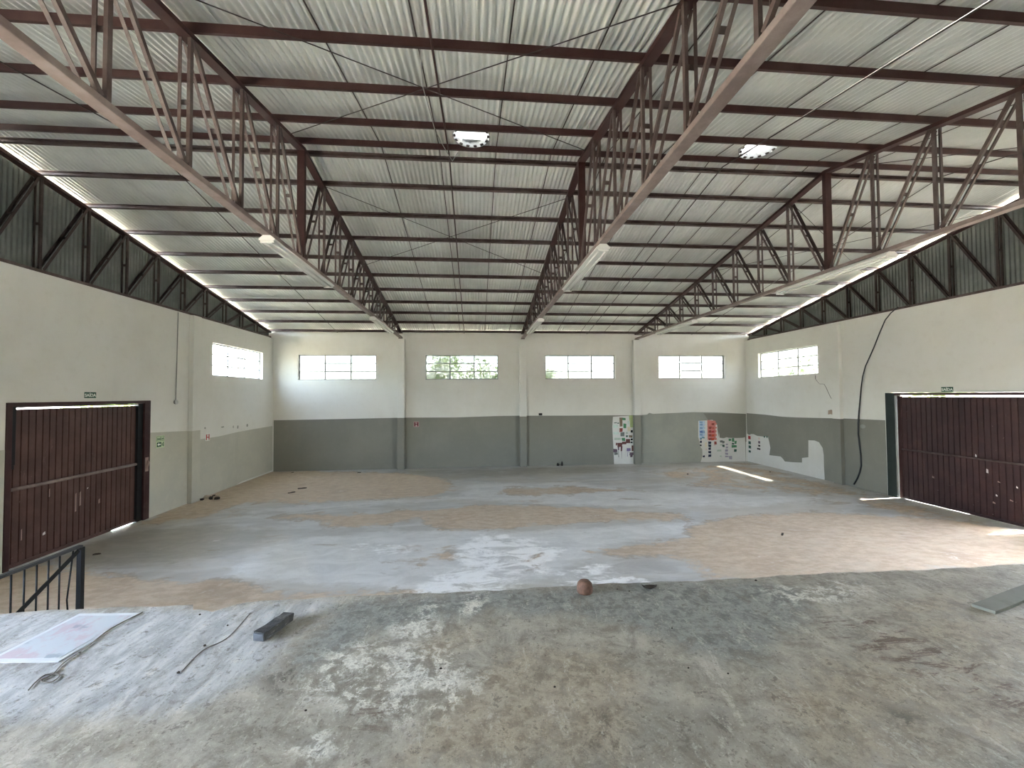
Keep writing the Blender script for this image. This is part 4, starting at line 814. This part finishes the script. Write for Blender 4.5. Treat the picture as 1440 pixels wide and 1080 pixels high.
M['bark'] = plain('bark', (.12,.09,.06,1), .9)
def tree(x, y, h, r, label, n=1500):
    tr = thing('tree', label, 'tree', (x, y, -.12), 'trees outside the windows')
    bm = bm_new(); tube(bm, [(x, y, -.12), (x+.1, y, h*.35), (x-.05, y+.1, h*.7)], [.16, .12, .05], 8); obj('trunk', bm, M['bark'], tr)
    bm = bm_new(); blobs = [(x + rnd.uniform(-.6,.6)*r, y + rnd.uniform(-.6,.6)*r, h - r*rnd.uniform(.45,1.3), r*rnd.uniform(.4,.65)) for _ in range(9)]
    for k in range(n):
        bx, by, bz, br = blobs[k % 9]; d = V3((rnd.gauss(0,1), rnd.gauss(0,1), rnd.gauss(0,1))).normalized()*br*rnd.uniform(.75, 1.05)
        p = V3((bx, by, bz)) + d; a = V3((rnd.gauss(0,1), rnd.gauss(0,1), rnd.gauss(0,1))).normalized(); b = a.orthogonal().normalized(); s = rnd.uniform(.07, .15)
        bm.faces.new([bm.verts.new(p + a*s), bm.verts.new(p + b*s*.5), bm.verts.new(p - a*s), bm.verts.new(p - b*s*.5)])
    obj('foliage', bm, M['leaf'], tr, fix=False)
tree(5.6, 9.5, 5.6, 1.7, 'pale green tree outside the second back window, at its left side')
tree(8.0, 11, 5.3, 1.8, 'pale green tree outside the second back window, at its right side')
tree(11.6, 9, 4.3, 1.2, 'low green bush seen through the third back window')
tree(2.0, 9, 4.0, 1.3, 'low green bush seen through the leftmost back window')
tree(25.5, 5.5, 5.0, 1.6, 'pale green tree seen through the right wall window, nearer the corner')
tree(26.5, -.6, 5.4, 1.8, 'pale green tree seen through the right wall window, at its right side')
tree(-7.5, 3.0, 4.2, 1.5, 'green bush outside the left wall window')

# ------------------------------------------------------------------ light
wd = D.worlds.new('sky'); S.world = wd; wd.use_nodes = True; nt = wd.node_tree
sk = nt.nodes.new('ShaderNodeTexSky'); sk.sky_type = 'NISHITA'; sk.sun_disc = False; sk.sun_elevation = math.radians(64); sk.sun_rotation = math.radians(90); sk.dust_density = 2.0; sk.air_density = 1.0
bg = nt.nodes['Background']; bg.inputs['Strength'].default_value = SKY
hs = nt.nodes.new('ShaderNodeHueSaturation'); hs.inputs['Saturation'].default_value = SAT
nt.links.new(sk.outputs[0], hs.inputs['Color']); nt.links.new(hs.outputs[0], bg.inputs['Color'])
sl = D.lights.new('sun', 'SUN'); sl.energy = SUN; sl.angle = math.radians(.9); sl.color = (1, .95, .86)
so = D.objects.new('sun', sl); COL.objects.link(so); so.location = (30, -9, 40)
so.rotation_euler = V3((-1, -.07, -2.05)).to_track_quat('-Z', 'Y').to_euler()
def portal(loc, direction, sx, sy):
    l = D.lights.new('daylight', 'AREA'); l.shape = 'RECTANGLE'; l.size = sx; l.size_y = sy; l.cycles.is_portal = True
    o = D.objects.new('daylight', l); COL.objects.link(o); o.location = loc; o.rotation_euler = V3(direction).to_track_quat('-Z', 'Y').to_euler()
zc = sum(WINZ)/2
for a, b in WIN_B:
    portal(((a+b)/2, YB + .22, zc), (0,-1,0), b-a, .96)
def portal_x(x, y, z, dx, w, h):
    l = D.lights.new('daylight', 'AREA'); l.shape = 'RECTANGLE'; l.size = h; l.size_y = w; l.cycles.is_portal = True
    o = D.objects.new('daylight', l); COL.objects.link(o); o.location = (x, y, z); o.rotation_euler = (0, math.radians(90 if dx < 0 else -90), 0)
portal_x(-.22, -1.99, zc, 1, 2.84, .96); portal_x(W + .22, -2.01, zc, -1, 2.88, .96)
portal_x(-.22, -14.95, 2.55, 1, 3.3, 2.7); portal_x(W + .22, -11.75, 1.55, -1, 2.5, 3.1)
S.view_settings.view_transform = 'Standard'; S.view_settings.look = 'None'; S.view_settings.gamma = 1; S.view_settings.use_curve_mapping = False
S.view_settings.exposure = EXPO
S.cycles.max_bounces = 14; S.cycles.diffuse_bounces = 8; S.cycles.glossy_bounces = 4; S.cycles.transparent_max_bounces = 12
S.cycles.sample_clamp_indirect = 12; S.cycles.caustics_reflective = False; S.cycles.caustics_refractive = False
